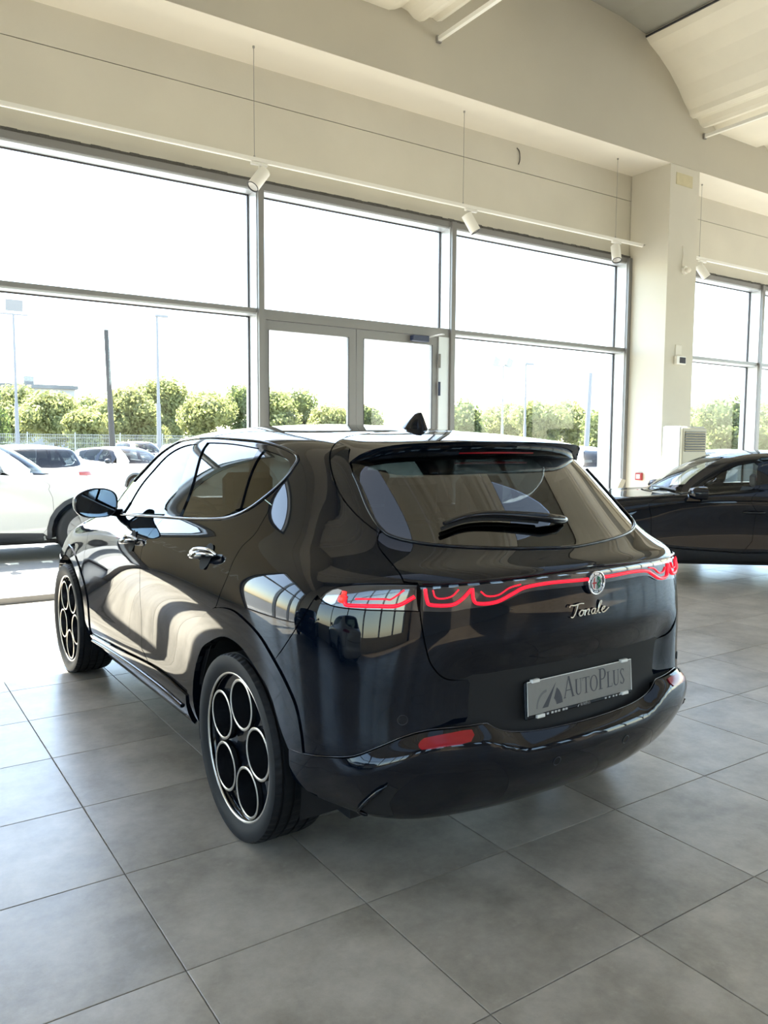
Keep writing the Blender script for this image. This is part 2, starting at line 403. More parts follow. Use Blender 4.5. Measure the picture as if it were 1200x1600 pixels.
# unseen outer walls; their windows are added for light and reflections
M_back = mat('back_wall_paint', (.22, .21, .20), .8, noise=(.8, .05))
wb = empty('wall_back'); tag(wb, 'unseen painted wall behind the camera, high windows added for light', None, None, 'structure')
S('wall_band', MB().box(X0-.3, X1+.3, Y0-.3, Y0, 0, 3.4).box(X0-.3, X1+.3, Y0-.3, Y0, 5.2, 7.5), M_back, parent=wb)
for k in range(9):
    a = X0+k*23.5/9; b = a+23.5/9
    S('pier', MB().box(a-.6, a+.6, Y0-.3, Y0, 3.4, 5.2), M_back, parent=wb)
    S('pane', MB().box(a, b, Y0-.154, Y0-.146, 3.4, 5.2), M_wglass, parent=wb)
wr_ = empty('wall_right'); tag(wr_, 'unseen far side wall of the showroom, glazing added for light', None, None, 'structure')
S('wall_band', MB().box(X1, X1+.3, Y0, 8.15, 4.3, 7.5), M_wall, parent=wr_)
for k in range(8):
    a = Y0+k*18.8/8; b = a+18.8/8
    S('pane', MB().box(X1+.146, X1+.154, a, b, .05, 4.3), M_wglass, parent=wr_)
    S('mullion', MB().box(X1+.02, X1+.22, a-.06, a+.06, 0, 4.3), M_alu, parent=wr_)
    S('transom', MB().box(X1+.06, X1+.22, a, b, 2.86, 2.92), M_alu, parent=wr_)
wl = empty('wall_left'); tag(wl, 'unseen side wall of the showroom, glazing added for light and reflections', None, None, 'structure')
S('wall_band', MB().box(X0-.3, X0, Y0, 8.15, 4.3, 7.5).box(X0-.3, X0, 4.6, 8.15, 0, 4.3).box(X0-.3, X0, Y0, -9.6, 0, 4.3), M_wall, parent=wl)
S('parapet', MB().box(X0-.3, X0, -9.6, 4.6, 0, .9), M_wall, parent=wl)
for k in range(6):
    a = -9.6+k*14.2/6; b = a+14.2/6
    S('pane', MB().box(X0-.154, X0-.146, a, b, .05, 4.3), M_wglass, parent=wl)
    S('mullion', MB().box(X0-.22, X0-.02, a-.05, a+.05, 0, 4.3), M_alu, parent=wl)
    S('transom', MB().box(X0-.22, X0-.06, a, b, 2.86, 2.92), M_alu, parent=wl)
# panel lines of the car in body-surface coordinates (u runs rear centre > flank > nose, v runs sill > roof)
UV = {
 'dlo_low': [(10.055,11.028),(9.644,11.104),(8.802,11.362),(8.104,11.668),(7.257,11.991),(6.648,12.266),(6.379,12.435),(6.034,12.792),(5.604,13.365),(5.316,13.761),(5.034,14.202),(4.827,14.693),(4.791,14.87)],
 'dlo_up': [(4.791,14.87),(4.938,15.119),(5.545,15.488),(6.434,15.8),(7.533,15.857),(8.839,15.931),(9.299,15.922),(9.94,15.904),(10.565,15.785),(10.669,15.128),(10.54,14.28),(10.601,13.59),(10.564,13.038),(10.189,11.238)],
 'bgap': [(8.074,11.57),(8.073,10.347),(8.004,8.984),(8.051,7.832),(8.207,6.003),(8.183,3.84),(8.08,3.475),(7.927,3.158)],
 'rgap': [(5.414,13.19),(5.581,12.546),(5.674,12.003),(5.814,11.063),(5.833,10.177),(5.874,9.068),(6.013,7.885),(6.073,7.492)],
 'rgap2': [(6.073,7.492),(6.172,6.826),(6.276,5.932)],
 'fgap': [(10.128,10.751),(10.3,9.625),(10.125,8.257),(10.217,6.94),(10.238,4.845),(10.113,3.351),(9.961,2.473)],
 'arch_o': [(6.828,3.03),(6.869,3.971),(6.828,4.935),(6.603,6.13),(6.343,6.931),(6.073,7.492),(5.735,7.718),(5.455,7.517),(5.179,7.156),(4.941,6.634),(4.65,5.958),(4.433,5.288),(4.308,4.402),(4.258,3.753)],
 'arch_i': [(6.617,1.25),(6.702,3.771),(6.532,5.176),(6.247,5.91),(5.898,6.453),(5.566,6.417),(5.336,6.01),(5.026,5.351),(4.801,4.334),(4.61,3.704)],
 'door_low': [(9.961,2.473),(8.928,2.761),(7.927,3.158),(7.377,3.204),(6.828,3.03)],
 'qb': [(4.027,9.035),(4.276,8.136),(4.905,6.465)],
 'trim': [(4.61,3.704),(4.258,3.753),(3.601,3.929),(3.172,4.091),(2.772,4.517),(2.437,4.88),(2.111,5.07),(1.697,5.07),(1.368,5.077)],
 'ledge': [(1.368,5.077),(1.209,4.734),(0.965,4.521),(0.624,4.404),(0.12,4.354)],
 'hatch': [(3.425,18.1),(4.179,17.634),(3.928,16.802),(3.715,15.99),(3.627,15.057),(3.592,14.396),(3.519,13.809),(3.294,13.362),(3.012,12.987),(2.834,12.776)],
 'hatch_low': [(2.844,12.736),(2.911,12.566),(2.945,12.263),(2.852,11.774),(2.725,10.99),(2.584,10.124)],
 'tgl': [(2.373,10.007),(2.287,9.497),(2.249,8.666),(2.21,8.011),(2.17,7.534),(2.11,7.084),(1.985,6.722),(1.836,6.523),(1.635,6.446),(1.232,6.389),(0.641,6.321),(0.0,6.286)],
 'glass': [(2.935,14.43),(2.893,14.033),(2.875,13.428),(2.763,12.895),(2.56,12.631),(1.992,12.389),(1.32,12.207),(0.601,12.045),(0.163,11.961)],
 'lightLt': [(3.902,9.083),(3.787,9.42),(3.597,9.672),(3.265,9.818),(2.851,9.897),(2.565,9.919),(2.363,9.887)],
 'lightLb': [(3.902,9.083),(3.737,8.889),(3.46,8.76),(3.002,8.689),(2.673,8.682),(2.265,8.666)],
 'light2t': [(2.284,9.774),(1.789,9.806),(1.31,9.923),(0.724,10.121),(0.012,10.211)],
 'light2b': [(2.209,8.641),(1.904,8.597),(1.672,8.685),(1.281,8.801),(0.989,9.189),(0.625,9.24),(0.017,9.201)],
 'fg': [(8.846,15.471),(9.29,15.46),(9.684,15.287),(9.889,14.884),(9.865,14.127),(9.908,13.391),(9.792,12.324),(9.687,11.406)],
 'rg_top': [(8.446,15.554),(7.272,15.539),(6.219,15.357)],
 'rg_rear': [(6.219,15.357),(6.104,13.92),(6.238,12.813)],
 'rg_front': [(8.446,15.554),(7.739,13.72),(7.641,12.021)],
 'fg_rear': [(8.846,15.471),(8.157,13.669),(8.095,11.939)],
 'qg': [(6.021,15.299),(5.362,15.005),(5.056,14.728),(4.993,14.394),(5.196,13.986),(5.565,13.455),(5.881,13.07),(6.126,12.918)],
 'reflector': [(2.282,4.625),(2.197,4.852),(1.863,4.961),(1.592,4.96),(1.639,4.547),(1.95,4.484),(2.239,4.448)],
 'pipeA': [(3.387,9.253),(3.356,8.948),(3.274,8.849),(2.818,8.849),(2.536,8.887),(2.345,9.279)],
 'pipeA2': [(3.193,9.122),(2.752,9.148),(2.644,9.154),(2.512,9.594)],
 'pipeB': [(2.242,9.666),(2.178,9.103),(2.122,8.911),(1.87,8.89),(1.745,9.146),(1.659,9.567)],
 'pipeC': [(1.646,9.634),(1.609,9.065),(1.535,8.887),(1.322,8.917),(1.129,9.235),(0.973,9.507),(0.635,9.621),(0.221,9.578),(0.024,9.594)],
 'pipeB2': [(2.136,9.593),(2.081,9.242),(1.983,9.176),(1.877,9.282),(1.812,9.594)],
 'pipeC2': [(1.535,9.441),(1.448,9.203),(1.306,9.226),(1.179,9.543),(1.044,9.676)],
 'strip_hi': [(2.299,9.967),(1.796,10.005),(1.312,10.095),(0.721,10.265),(0.0,10.417)],
 'badge': [(0.0,9.343)],
 'sensor': [(2.458,5.443),(0.532,3.377)],
 'wip': [(1.651,12.85),(0.0,12.759)],
 'name': [(0.352,8.23),(0.0,8.239)],
 'hinge': [(6.401,9.952),(8.385,9.261)],
 'bottom': [(3.942,2.031),(3.346,1.884),(2.922,1.953),(2.297,2.123),(1.75,2.177),(1.031,2.069),(0.561,2.01)],
 'vent': [(2.896,2.334),(2.532,3.374),(2.306,2.254)],
}
# ------------------------------------------------------------------ serif capitals drawn as polygons (flat print)
def _st(x0, y0, x1, y1, w): return [(x0-w/2, y0), (x0+w/2, y0), (x1+w/2, y1), (x1-w/2, y1)]
def _ring(cx, cy, rx, ry, tx, ty, a0=0, a1=360, n=28):
    q = []
    for k in range(n):
        a, b = [math.radians(a0+(a1-a0)*(k+d)/n) for d in (0, 1)]
        q.append([(cx+rx*math.cos(a), cy+ry*math.sin(a)), (cx+rx*math.cos(b), cy+ry*math.sin(b)),
                  (cx+(rx-tx)*math.cos(b), cy+(ry-ty)*math.sin(b)), (cx+(rx-tx)*math.cos(a), cy+(ry-ty)*math.sin(a))])
    return q
def _bar(x0, x1, y0, y1): return [(x0, y0), (x1, y0), (x1, y1), (x0, y1)]
def glyph(c):
    """(polygons, advance) of a capital of height 1"""
    K, T, s = .13, .045, .03
    if c == 'A': return ([_st(.06, 0, .36, 1, T*1.2), _st(.66, 0, .36, 1, K), _bar(.17, .55, .33, .37), _bar(-.02, .15, 0, s), _bar(.55, .78, 0, s)], .76)
    if c == 'U': return ([_bar(.10, .10+K, .28, 1), _bar(.56, .56+T, .28, 1), _bar(.02, .31, 1-s, 1), _bar(.47, .69, 1-s, 1)]+_ring(.355, .28, .255, .28, K, T*1.3, 180, 270, 10)+_ring(.355, .28, .25, .28, T, T*1.3, 270, 360, 10), .70)
    if c == 'T': return ([_bar(.30, .30+K, 0, 1), _bar(.02, .71, 1-T, 1), _bar(.02, .05, .80, 1), _bar(.68, .71, .80, 1), _bar(.21, .52, 0, s)], .70)
    if c == 'O': return (_ring(.40, .5, .38, .51, K*.95, T), .80)
    if c == 'P': return ([_bar(.10, .10+K, 0, 1), _bar(.02, .33, 0, s), _bar(.02, .3, 1-s, 1), _bar(.2, .34, 1-T, 1), _bar(.2, .34, .46, .46+T)]+_ring(.33, .73, .27, .27, K*.9, T, -90, 90, 16), .62)
    if c == 'L': return ([_bar(.10, .10+K, 0, 1), _bar(.02, .33, 1-s, 1), _bar(.02, .56, 0, T), _bar(.53, .56, 0, .24)], .58)
    if c == 'S':
        q = _ring(.27, .745, .21, .255, K*.8, T, 35, 180, 14)+_ring(.27, .255, .22, .255, K*.85, T, -150, 0, 14)
        q += [[(.06, .745), (.06+K*.8, .745), (.49, .255), (.49-K*.85, .255)]]
        q += [_bar(.06, .085, .02, .26), _bar(.43, .455, .76, .98)]
        return (q, .55)
    return ([], .3)
def word(mb, text, size, M, big=(), scale=1.25, x0=0., squash=1., z=0., track=.03):
    """add a word to a mesh builder; M maps (x, y, z) of the page to the scene"""
    x = x0
    for i, c in enumerate(text):
        k = size*(scale if i in big else 1); P, adv = glyph(c)
        for n_, p in enumerate(P):
            v = [M @ Vector((x+a*k*squash, b*k, z+n_*2e-6)) for a, b in p]; mb.add(v, [tuple(range(len(v)))])
        x += (adv+track)*k*squash
    return x
# ------------------------------------------------------------------ car body surface (bicubic B-spline net of half a body)
YS=[-.58,-.30,.15,.65,1.15,1.65,2.15,2.62,3.0]
def make_net():
    rings=[]
    # (z_r, z_s, z_f), yr, bow, [W at u2.5corner], widths for 9 side stations, front (yf, Wf)
    T=[
    # z_r  z_s   z_f   yr    bow  Wc   widths...                                           yf    bowf
    (.215,.240,.20, -.56, .16, .64,[.72,.78,.80,.80,.80,.80,.80,.80,.76],3.22,.30),
    (.225,.262,.22, -.68, .16, .70,[.78,.84,.85,.85,.85,.85,.85,.85,.81],3.32,.30),
    (.30, .31, .28, -.80, .17, .75,[.835,.88,.88,.875,.875,.875,.875,.885,.86],3.40,.30),
    (.41, .39, .40, -.86, .19, .77,[.870,.905,.895,.885,.885,.885,.895,.910,.885],3.45,.30),
    (.51, .49, .52, -.885,.19, .78,[.880,.905,.89,.872,.868,.87,.885,.915,.895],3.46,.30),
    (.585,.60, .62, -.855,.16, .77,[.880,.905,.89,.868,.862,.866,.885,.915,.895],3.46,.30),
    (.68, .70, .70, -.865,.18, .775,[.880,.91,.90,.876,.868,.870,.89,.915,.89],3.45,.30),
    (.80, .80, .77, -.885,.20, .775,[.880,.915,.912,.89,.882,.880,.89,.91,.87],3.43,.32),
    (.91, .89, .83, -.890,.22, .770,[.880,.915,.915,.900,.895,.890,.888,.892,.84],3.38,.34),
    (.995,.97, .895, -.880,.22, .760,[.865,.900,.905,.900,.896,.888,.875,.86,.79],3.30,.36),
    (1.055,1.035,.98,-.890,.235,.745,[.835,.870,.880,.880,.875,.868,.850,.82,.74],3.14,.36),
    (1.085,1.09,1.02,-.86,.23,.710,[.785,.825,.845,.846,.838,.83,.810,.765,.66],2.98,.30),
    (1.115,1.135,1.06,-.775,.20,.682,[.745,.785,.808,.808,.805,.800,.785,.74,.62],2.85,.28),
    (1.20,1.22,1.13,-.66,.18,.660,[.70,.745,.770,.775,.772,.764,.750,.72,.61],2.72,.28),
    (1.33,1.34,1.26,-.51,.16,.638,[.665,.70,.718,.723,.720,.714,.702,.672,.58],2.50,.27),
    (1.43,1.445,1.39,-.39,.14,.61,[.63,.65,.664,.667,.666,.660,.648,.622,.53],2.24,.25),
    (1.475,1.512,1.48,-.32,.11,.565,[.575,.590,.606,.61,.61,.604,.59,.56,.47],1.98,.22),
    (1.50,1.546,1.526,-.22,.08,.46,[.475,.488,.505,.51,.51,.504,.49,.46,.39],1.74,.16),
    (1.525,1.569,1.552,-.12,.04,.25,[.27,.27,.275,.275,.275,.27,.26,.245,.20],1.55,.07),
    (1.535,1.575,1.560,-.08,.0,0,[0]*9,1.45,0),
    ]
    n=len(T)
    for k,(zr,zs,zf,yr,bow,Wc,W,yf,bowf) in enumerate(T):
        # front extents compress the side stations of the upper rings
        y0=yr+bow+.17*(Wc/.78)          # first side station
        y1=yf-bowf-.05
        t=(np.array(YS)-YS[0])/(YS[-1]-YS[0])
        ys=y0+(y1-y0)*t
        if k<=9: ys=np.array(YS)+0*t; ys[0]=max(YS[0],y0)
        P=[]
        for f in (0,.42,.78): P.append((f*Wc,yr+bow*f**2.6*.8,zr))
        P.append((Wc*(1.03 if 2<k<10 else 1),yr+bow*(1.12 if 2<k<10 else .98),zr))
        for i,(y,w) in enumerate(zip(ys,W)):
            a=np.interp(i,[0,1.5,5,7.5,8],[zr*.5+zs*.5,zs,zs,zf*.6+zs*.4,zf]) if k<15 else np.interp(i,[0,4,5,7.5,8],[zr,zs,zs,zf*.6+zs*.4,zf])
            # beltline rises to the rear
            P.append((w,y,a))
        wf=W[-1]
        P.append((wf*.86,yf-bowf*.62,zf)); P.append((wf*.5,yf-bowf*.2,zf+.0)); P.append((0,yf,zf))
        rings.append(P)
    return np.array(rings)   # V x U x 3
def bs(t):
    t=t[:,None]; return np.concatenate([(1-t)**3,3*t**3-6*t**2+4,-3*t**3+3*t**2+3*t+1,t**3],1)/6
def dbs(t):
    t=t[:,None]; return np.concatenate([-3*(1-t)**2,9*t**2-12*t,-9*t**2+6*t+3,3*t**2],1)/6
def extend(N):
    """mirror control points across the symmetry seams so that the surface is smooth there, extrapolate at the hem"""
    m=np.array([-1,1,1.])
    # u seams (rear centre and front centre) mirror
    N=np.concatenate([N[:,1:2]*m,N,N[:,-2:-1]*m],1)
    # v: bottom extrapolate, top mirror
    return np.concatenate([2*N[:1]-N[1:2],N,N[-2:-1]*m],0)
class Surf:
    def __init__(s,N): s.E=extend(N); s.V=N.shape[0]; s.U=N.shape[1]
    def ev(s,u,v,d=False):
        u=np.clip(np.asarray(u,float),0,s.U-1); v=np.clip(np.asarray(v,float),0,s.V-1)
        iu=np.minimum(u.astype(int),s.U-2); iv=np.minimum(v.astype(int),s.V-2)
        bu=bs(u-iu);bv=bs(v-iv)
        idx=np.arange(4)
        C=s.E[(iv[:,None]+idx)[:,:,None],(iu[:,None]+idx)[:,None,:]]
        P=np.einsum('nijk,ni,nj->nk',C,bv,bu)
        if not d: return P
        du=np.einsum('nijk,ni,nj->nk',C,bv,dbs(u-iu)); dv=np.einsum('nijk,ni,nj->nk',C,dbs(v-iv),bu)
        n=np.cross(du,dv); n/=np.linalg.norm(n,axis=1)[:,None]+1e-12
        return P,n
def crom(pts, n=4):
    """smooth a 2-d or 3-d polyline through its points"""
    P = [np.array(p, float) for p in pts]
    if len(P) < 3: 
        return [tuple(P[0]+(P[-1]-P[0])*t/n) for t in range(n+1)]
    out = []
    for i in range(len(P)-1):
        a = P[i-1] if i else 2*P[0]-P[1]; b, c = P[i], P[i+1]; d = P[i+2] if i+2 < len(P) else 2*P[-1]-P[-2]
        for k in range(n):
            t = k/n
            out.append(tuple(.5*((2*b)+(-a+c)*t+(2*a-5*b+4*c-d)*t*t+(-a+3*b-3*c+d)*t**3)))
    out.append(tuple(P[-1])); return out
def inside(poly, q):
    x, y = q[:, 0], q[:, 1]; r = np.zeros(len(q), bool); n = len(poly)
    for i in range(n):
        (x0, y0), (x1, y1) = poly[i], poly[(i+1) % n]
        c = (y0 > y) != (y1 > y)
        if c.any(): r ^= c & (x < (x1-x0)*(y-y0)/((y1-y0) or 1e-12)+x0)
    return r
class Body:
    def __init__(s, net, root):
        s.S = Surf(net); s.root = root
        k = 12; u = np.linspace(0, s.S.U-1, (s.S.U-1)*k+1); v = np.linspace(0, s.S.V-1, (s.S.V-1)*k+1)
        s.gu, s.gv = [a.ravel() for a in np.meshgrid(u, v)]; s.gp = s.S.ev(s.gu, s.gv)
    def uv(s, y, z, umin=3.2, vmax=12, umax=13.5):
        """surface coordinates of the flank point with the given y and z"""
        d = (s.gp[:, 1]-y)**2+(s.gp[:, 2]-z)**2+np.where((s.gu < umin) | (s.gv > vmax) | (s.gu > umax), 9, 0)
        i = d.argmin(); x = np.array([s.gu[i], s.gv[i]])
        for _ in range(4):
            e = s.S.ev(x[:1], x[1:])[0][1:]-np.array([y, z]); J = []
            for h in np.eye(2)*1e-4: J.append((s.S.ev(x[:1]+h[0], x[1:]+h[1])[0][1:]-np.array([y, z])-e)/1e-4)
            x = x-np.clip(np.linalg.lstsq(np.array(J).T, e, rcond=None)[0], -.1, .1); x = np.clip(x, 0, [s.S.U-1, s.S.V-1])
        return (float(x[0]), float(x[1]))
    def pt(s, uv, off=0., sgn=-1):
        P, n = s.S.ev(np.array([uv[0]]), np.array([uv[1]]), True); p = (P+n*off)[0]
        return Vector((sgn*p[0], p[1], p[2]))
    def nr(s, uv, sgn=-1):
        n = s.S.ev(np.array([uv[0]]), np.array([uv[1]]), True)[1][0]; return Vector((sgn*n[0], n[1], n[2]))
    def tri(s, poly, du=.25, dv=.25):
        poly = [(min(max(a, 0), s.S.U-1), min(max(b, 0), s.S.V-1)) for a, b in poly]
        q = [poly[0]]
        for p in poly[1:]:
            if abs(p[0]-q[-1][0])+abs(p[1]-q[-1][1]) > 1e-4: q.append(p)
        if abs(q[0][0]-q[-1][0])+abs(q[0][1]-q[-1][1]) < 1e-4: q.pop()
        poly = []
        for a, b in zip(q, q[1:]+q[:1]):                       # split long straight runs
            m = max(1, int(max(abs(b[0]-a[0])/.3, abs(b[1]-a[1])/.3)))
            poly += [(a[0]+(b[0]-a[0])*t/m, a[1]+(b[1]-a[1])*t/m) for t in range(m)]
        A = np.array(poly); lo, hi = A.min(0), A.max(0)
        gu, gv = np.meshgrid(np.arange(math.ceil(lo[0]/du)*du, hi[0], du), np.arange(math.ceil(lo[1]/dv)*dv, hi[1], dv))
        g = np.stack([gu.ravel(), gv.ravel()], 1)
        if len(g):
            g = g[inside(poly, g)]
        if len(g):
            B = np.roll(A, -1, 0); ab = B-A
            t = np.clip((((g[:, None]-A)*ab).sum(2))/((ab**2).sum(1)+1e-12), 0, 1)
            g = g[np.sqrt((((g[:, None]-A)-t[..., None]*ab)**2).sum(2)).min(1) > .06]
        V = [Vector(p) for p in poly]+[Vector(p) for p in g]
        r = delaunay_2d_cdt(V, [], [list(range(len(poly)))], 1, 1e-6)
        vs, fs = np.array([tuple(p) for p in r[0]]), [list(f) for f in r[2]]
        for f in fs:
            a, b, c = vs[f[0]], vs[f[1]], vs[f[2]]
            if (b[0]-a[0])*(c[1]-a[1])-(b[1]-a[1])*(c[0]-a[0]) < 0: f.reverse()
        return vs, fs
    def panel(s, name, poly, m, side='L', off=0., skirt=.012, gap=.0022, parent=None, off_fn=None, du=.25, dv=.25, label=None):
        """a body panel cut along a surface-coordinate outline; side L, R, LR (two objects) or C (one across the middle)"""
        vs, fs = s.tri(poly, du, dv)
        P, N = s.S.ev(vs[:, 0], vs[:, 1], True)
        if off_fn is not None:
            # displaced skin: normals follow the displaced shape
            def disp(u, v):
                p, n = s.S.ev(u, v, True); return p+n*off_fn(p)[:, None]
            e = .02; u, v = vs[:, 0], vs[:, 1]; U1, V1 = s.S.U-1, s.S.V-1
            du_ = disp(np.clip(u+e, 0, U1), v)-disp(np.clip(u-e, 0, U1), v); dv_ = disp(u, np.clip(v+e, 0, V1))-disp(u, np.clip(v-e, 0, V1))
            P = P+N*off_fn(P)[:, None]; N = np.cross(du_, dv_); N /= np.linalg.norm(N, axis=1)[:, None]+1e-12
        P = P+N*off
        F = np.array(fs)
        outs = []
        def make(P, N, F, seam=None):
            cnt = {}
            for f in F:
                for a, b in ((f[0], f[1]), (f[1], f[2]), (f[2], f[0])): cnt[(a, b)] = cnt.get((a, b), 0)+1
            be = [e for e in cnt if (e[1], e[0]) not in cnt]
            P2 = P.copy(); mv = {}
            for a, b in be:
                for k in (a, b):
                    d = P[b]-P[a]; inn = np.cross(N[k], d); L = np.linalg.norm(inn)
                    if L > 1e-9: mv.setdefault(k, []).append(inn/L)
            for k, l in mv.items(): P2[k] = P[k]+np.mean(l, 0)*gap
            V = list(map(tuple, P2)); faces = [tuple(int(i) for i in f) for f in F]; low = {}
            for k in mv: low[k] = len(V); V.append(tuple(P2[k]-N[k]*skirt))
            nf = len(faces)
            if skirt > 0:
                for a, b in be: faces.append((int(b), int(a), low[a], low[b]))
            me = bpy.data.meshes.new(name); me.from_pydata(V, [], faces); me.materials.append(m)
            me.polygons.foreach_set('use_smooth', [True]*len(faces)); me.update()
            ln = []
            for p in me.polygons:
                if p.index < nf: ln += [tuple(N[i]) for i in p.vertices]
                else: ln += [tuple(p.normal)]*len(p.vertices)
            me.normals_split_custom_set(ln)
            o = link(name, me, parent or s.root)
            if label: o['label'] = label
            return o
        mir = np.array([-1, 1, 1.])
        if side in ('L', 'LR'): outs.append(make(P*mir, N*mir, F[:, ::-1]))
        if side in ('R', 'LR'): outs.append(make(P, N, F))
        if side == 'C':
            n = len(P); seam = np.abs(P[:, 0]) < 1e-5; P[seam, 0] = 0; N[seam, 0] = 0
            idx = np.arange(n)+n; idx[seam] = np.arange(n)[seam]
            keep = np.arange(2*n)
            outs.append(make(np.concatenate([P, P*mir]), np.concatenate([N, N*mir]), np.concatenate([F, idx[F][:, ::-1]])))
        return outs
    def ribbon(s, name, line, r, m, side='L', off=0., parent=None, n=6, flat=.6):
        """a strip of trim laid along a surface-coordinate line"""
        res = []
        for sg in {'L': (-1,), 'R': (1,), 'LR': (-1, 1)}[side]:
            pts = [s.pt(p, off, sg) for p in line]
            res.append(MB().tube(pts, r, n).build(name, m, parent or s.root))
        return res
    def ribC(s, name, line, r, m, off=0., parent=None, n=6):
        """the same across the middle: the line ends on the centre plane"""
        pts = [s.pt(p, off, -1) for p in line]; q = [Vector((-p.x, p.y, p.z)) for p in pts[::-1]][1:]
        return MB().tube(pts+q, r, n).build(name, m, parent or s.root)
# ------------------------------------------------------------------ car materials
M_paint = mat('black_car_paint', (.0012, .0030, .0072), .018, 0, .45)
M_gloss = mat('gloss_black_trim', (.0018, .0032, .0065), .05, 0, .42)
M_satin = mat('satin_black_plastic', (.010, .012, .016), .38)
M_matte = mat('matte_black', (.006, .006, .007), .8)
M_tyre = mat('tyre_rubber', (.009, .010, .012), .55, 0, .25, bump=(300, .05))
M_chrome = mat('chrome', (.75, .75, .76), .08, 1)
M_dchrome = mat('dark_chrome', (.12, .12, .13), .12, 1)
M_mach = mat('machined_alloy', (.62, .58, .52), .25, 1)
M_disc = mat('brake_disc', (.25, .25, .25), .4, .8)
M_red = mat('red_lens', (.26, .003, .010), .18)
M_redpipe = mat('lit_red_light_pipe', (.6, .01, .03), .3, emit=((1, .006, .025), .22))
M_redglow = mat('lit_red_lamp_block', (.6, .02, .02), .3, emit=((1, .02, .012), .32))
M_smoke = mat('smoked_lamp_lens', (.035, .033, .035), .05, coat=1)
M_clear = mat('clear_lamp_lens', (.55, .56, .58), .08, .3, coat=1)
G_dark = glass('privacy_glass', (.10, .115, .115), 1.5, ior=1.55)
G_rear = glass('rear_window_glass', (.09, .105, .105), 2.2, ior=1.6)
G_side = glass('green_tinted_glass', (.17, .21, .20), 1.0, ior=1.55)
M_seat = mat('dark_seat_fabric', (.02, .02, .022), .8)
M_plate = mat('grey_plate', (.20, .195, .185), .5, noise=(60, .04))
M_ink = mat('dark_print', (.035, .038, .05), .5)
M_inkw = mat('pale_print', (.45, .45, .45), .5)
M_clip = mat('white_plastic_clip', (.75, .75, .72), .4)

CAR_A = math.radians(.75)
hero = empty('crossover_car', (2.05, 2.68, 0), CAR_A, 'glossy black crossover car with lit red tail lamps and five-hole alloys', 'car')
B = Body(make_net(), hero)
def L(*names, n=4):
    """join traced lines into one outline; '-name' runs a line backwards, tuples are single points"""
    out = []
    for k in names:
        if isinstance(k, str):
            l = crom(UV[k.lstrip('-')], n); out += l[::-1] if k[0] == '-' else l
        elif isinstance(k, list): out += k
        else: out.append(k)
    return out
def cut(name, a, b):
    """the stretch of a traced line between two point numbers, smoothed; backwards when a > b"""
    l = UV[name]; return crom(l[a:b+1]) if a < b else crom(l[b:a+1])[::-1]
farc = lambda r, a0, a1, n=14: [B.uv(2.636+r*math.cos(math.radians(a0+(a1-a0)*k/n)), .352+r*math.sin(math.radians(a0+(a1-a0)*k/n))) for k in range(n+1)]
fo, fi = farc(.475, 185, -8), farc(.405, 200, -20)
# --- doors
fd = B.panel('front_door', cut('dlo_low', 0, 3)+L('bgap')+cut('door_low', 2, 0)+L('-fgap'), M_paint, 'LR')
rd = B.panel('rear_door', cut('dlo_low', 3, 8)+[UV['rgap'][0]]+L('rgap')+cut('arch_o', 5, 0)+cut('door_low', 4, 2)+L('-bgap'), M_paint, 'LR')
# --- rear quarter with roof rail and windscreen pillar
seam = crom([(4.147, 17.06), (5.4, 17.3), (6.877, 17.42), (9, 17.45), (11, 17.35), (12.3, 16.95)], 4)
lampt = L('lightLt')
quarter = B.panel('quarter_panel', L('rgap')+cut('arch_o', 5, 9)+[(4.93, 6.5)]+L('-qb')+[(3.98, 9.2)]+lampt+[(2.45, 10.0), (2.56, 10.02)]
    + L('-hatch_low')+cut('hatch', 9, 2)+seam+crom([(12.3, 16.95), (12.35, 15.5), (12.35, 14), (12.2, 12.9), (11.6, 12.0), (10.9, 11.5), (10.05, 11.05)])+L('-dlo_up')+cut('dlo_low', 12, 8), M_paint, 'LR', dv=.2)
roof = B.panel('roof_panel', crom([(0, 18.5), (1.7, 18.35), (3.43, 18.1), (4.179, 17.634), (4.147, 17.06)])+seam+[(13.6, 16.85), (15, 16.8), (15, 19), (0, 19)], M_paint, 'C')
# --- front end
fend = B.panel('front_fender', L('fgap')+[B.uv(2.20, .33)]+farc(.46, 183, -5)+[(13.2, 1.5), (13.2, 8.9)]+crom([(13.2, 8.9), (12, 9.9), (11, 10.5), (10.4, 10.85), (10.05, 11.0)]), M_paint, 'LR')
hood = B.panel('bonnet', crom([(10.25, 11.05), (11, 10.62), (12, 10.02), (13.2, 9.0)])+[(14, 8.8), (15, 8.75), (15, 12.35), (13.5, 12.3), (12, 12.15), (11.2, 11.8)], M_paint, 'C')
fbump = B.panel('front_bumper', [(13.25, .3), (15, .3), (15, 8.65), (14, 8.7), (13.25, 8.85)], M_paint, 'C')
wscr = B.panel('windscreen', [(11.7, 12.35), (13.5, 12.45), (15, 12.5), (15, 16.7), (13.6, 16.75), (12.45, 16.85), (12.45, 15.3), (12.4, 13.6)], G_side, 'C', skirt=0)
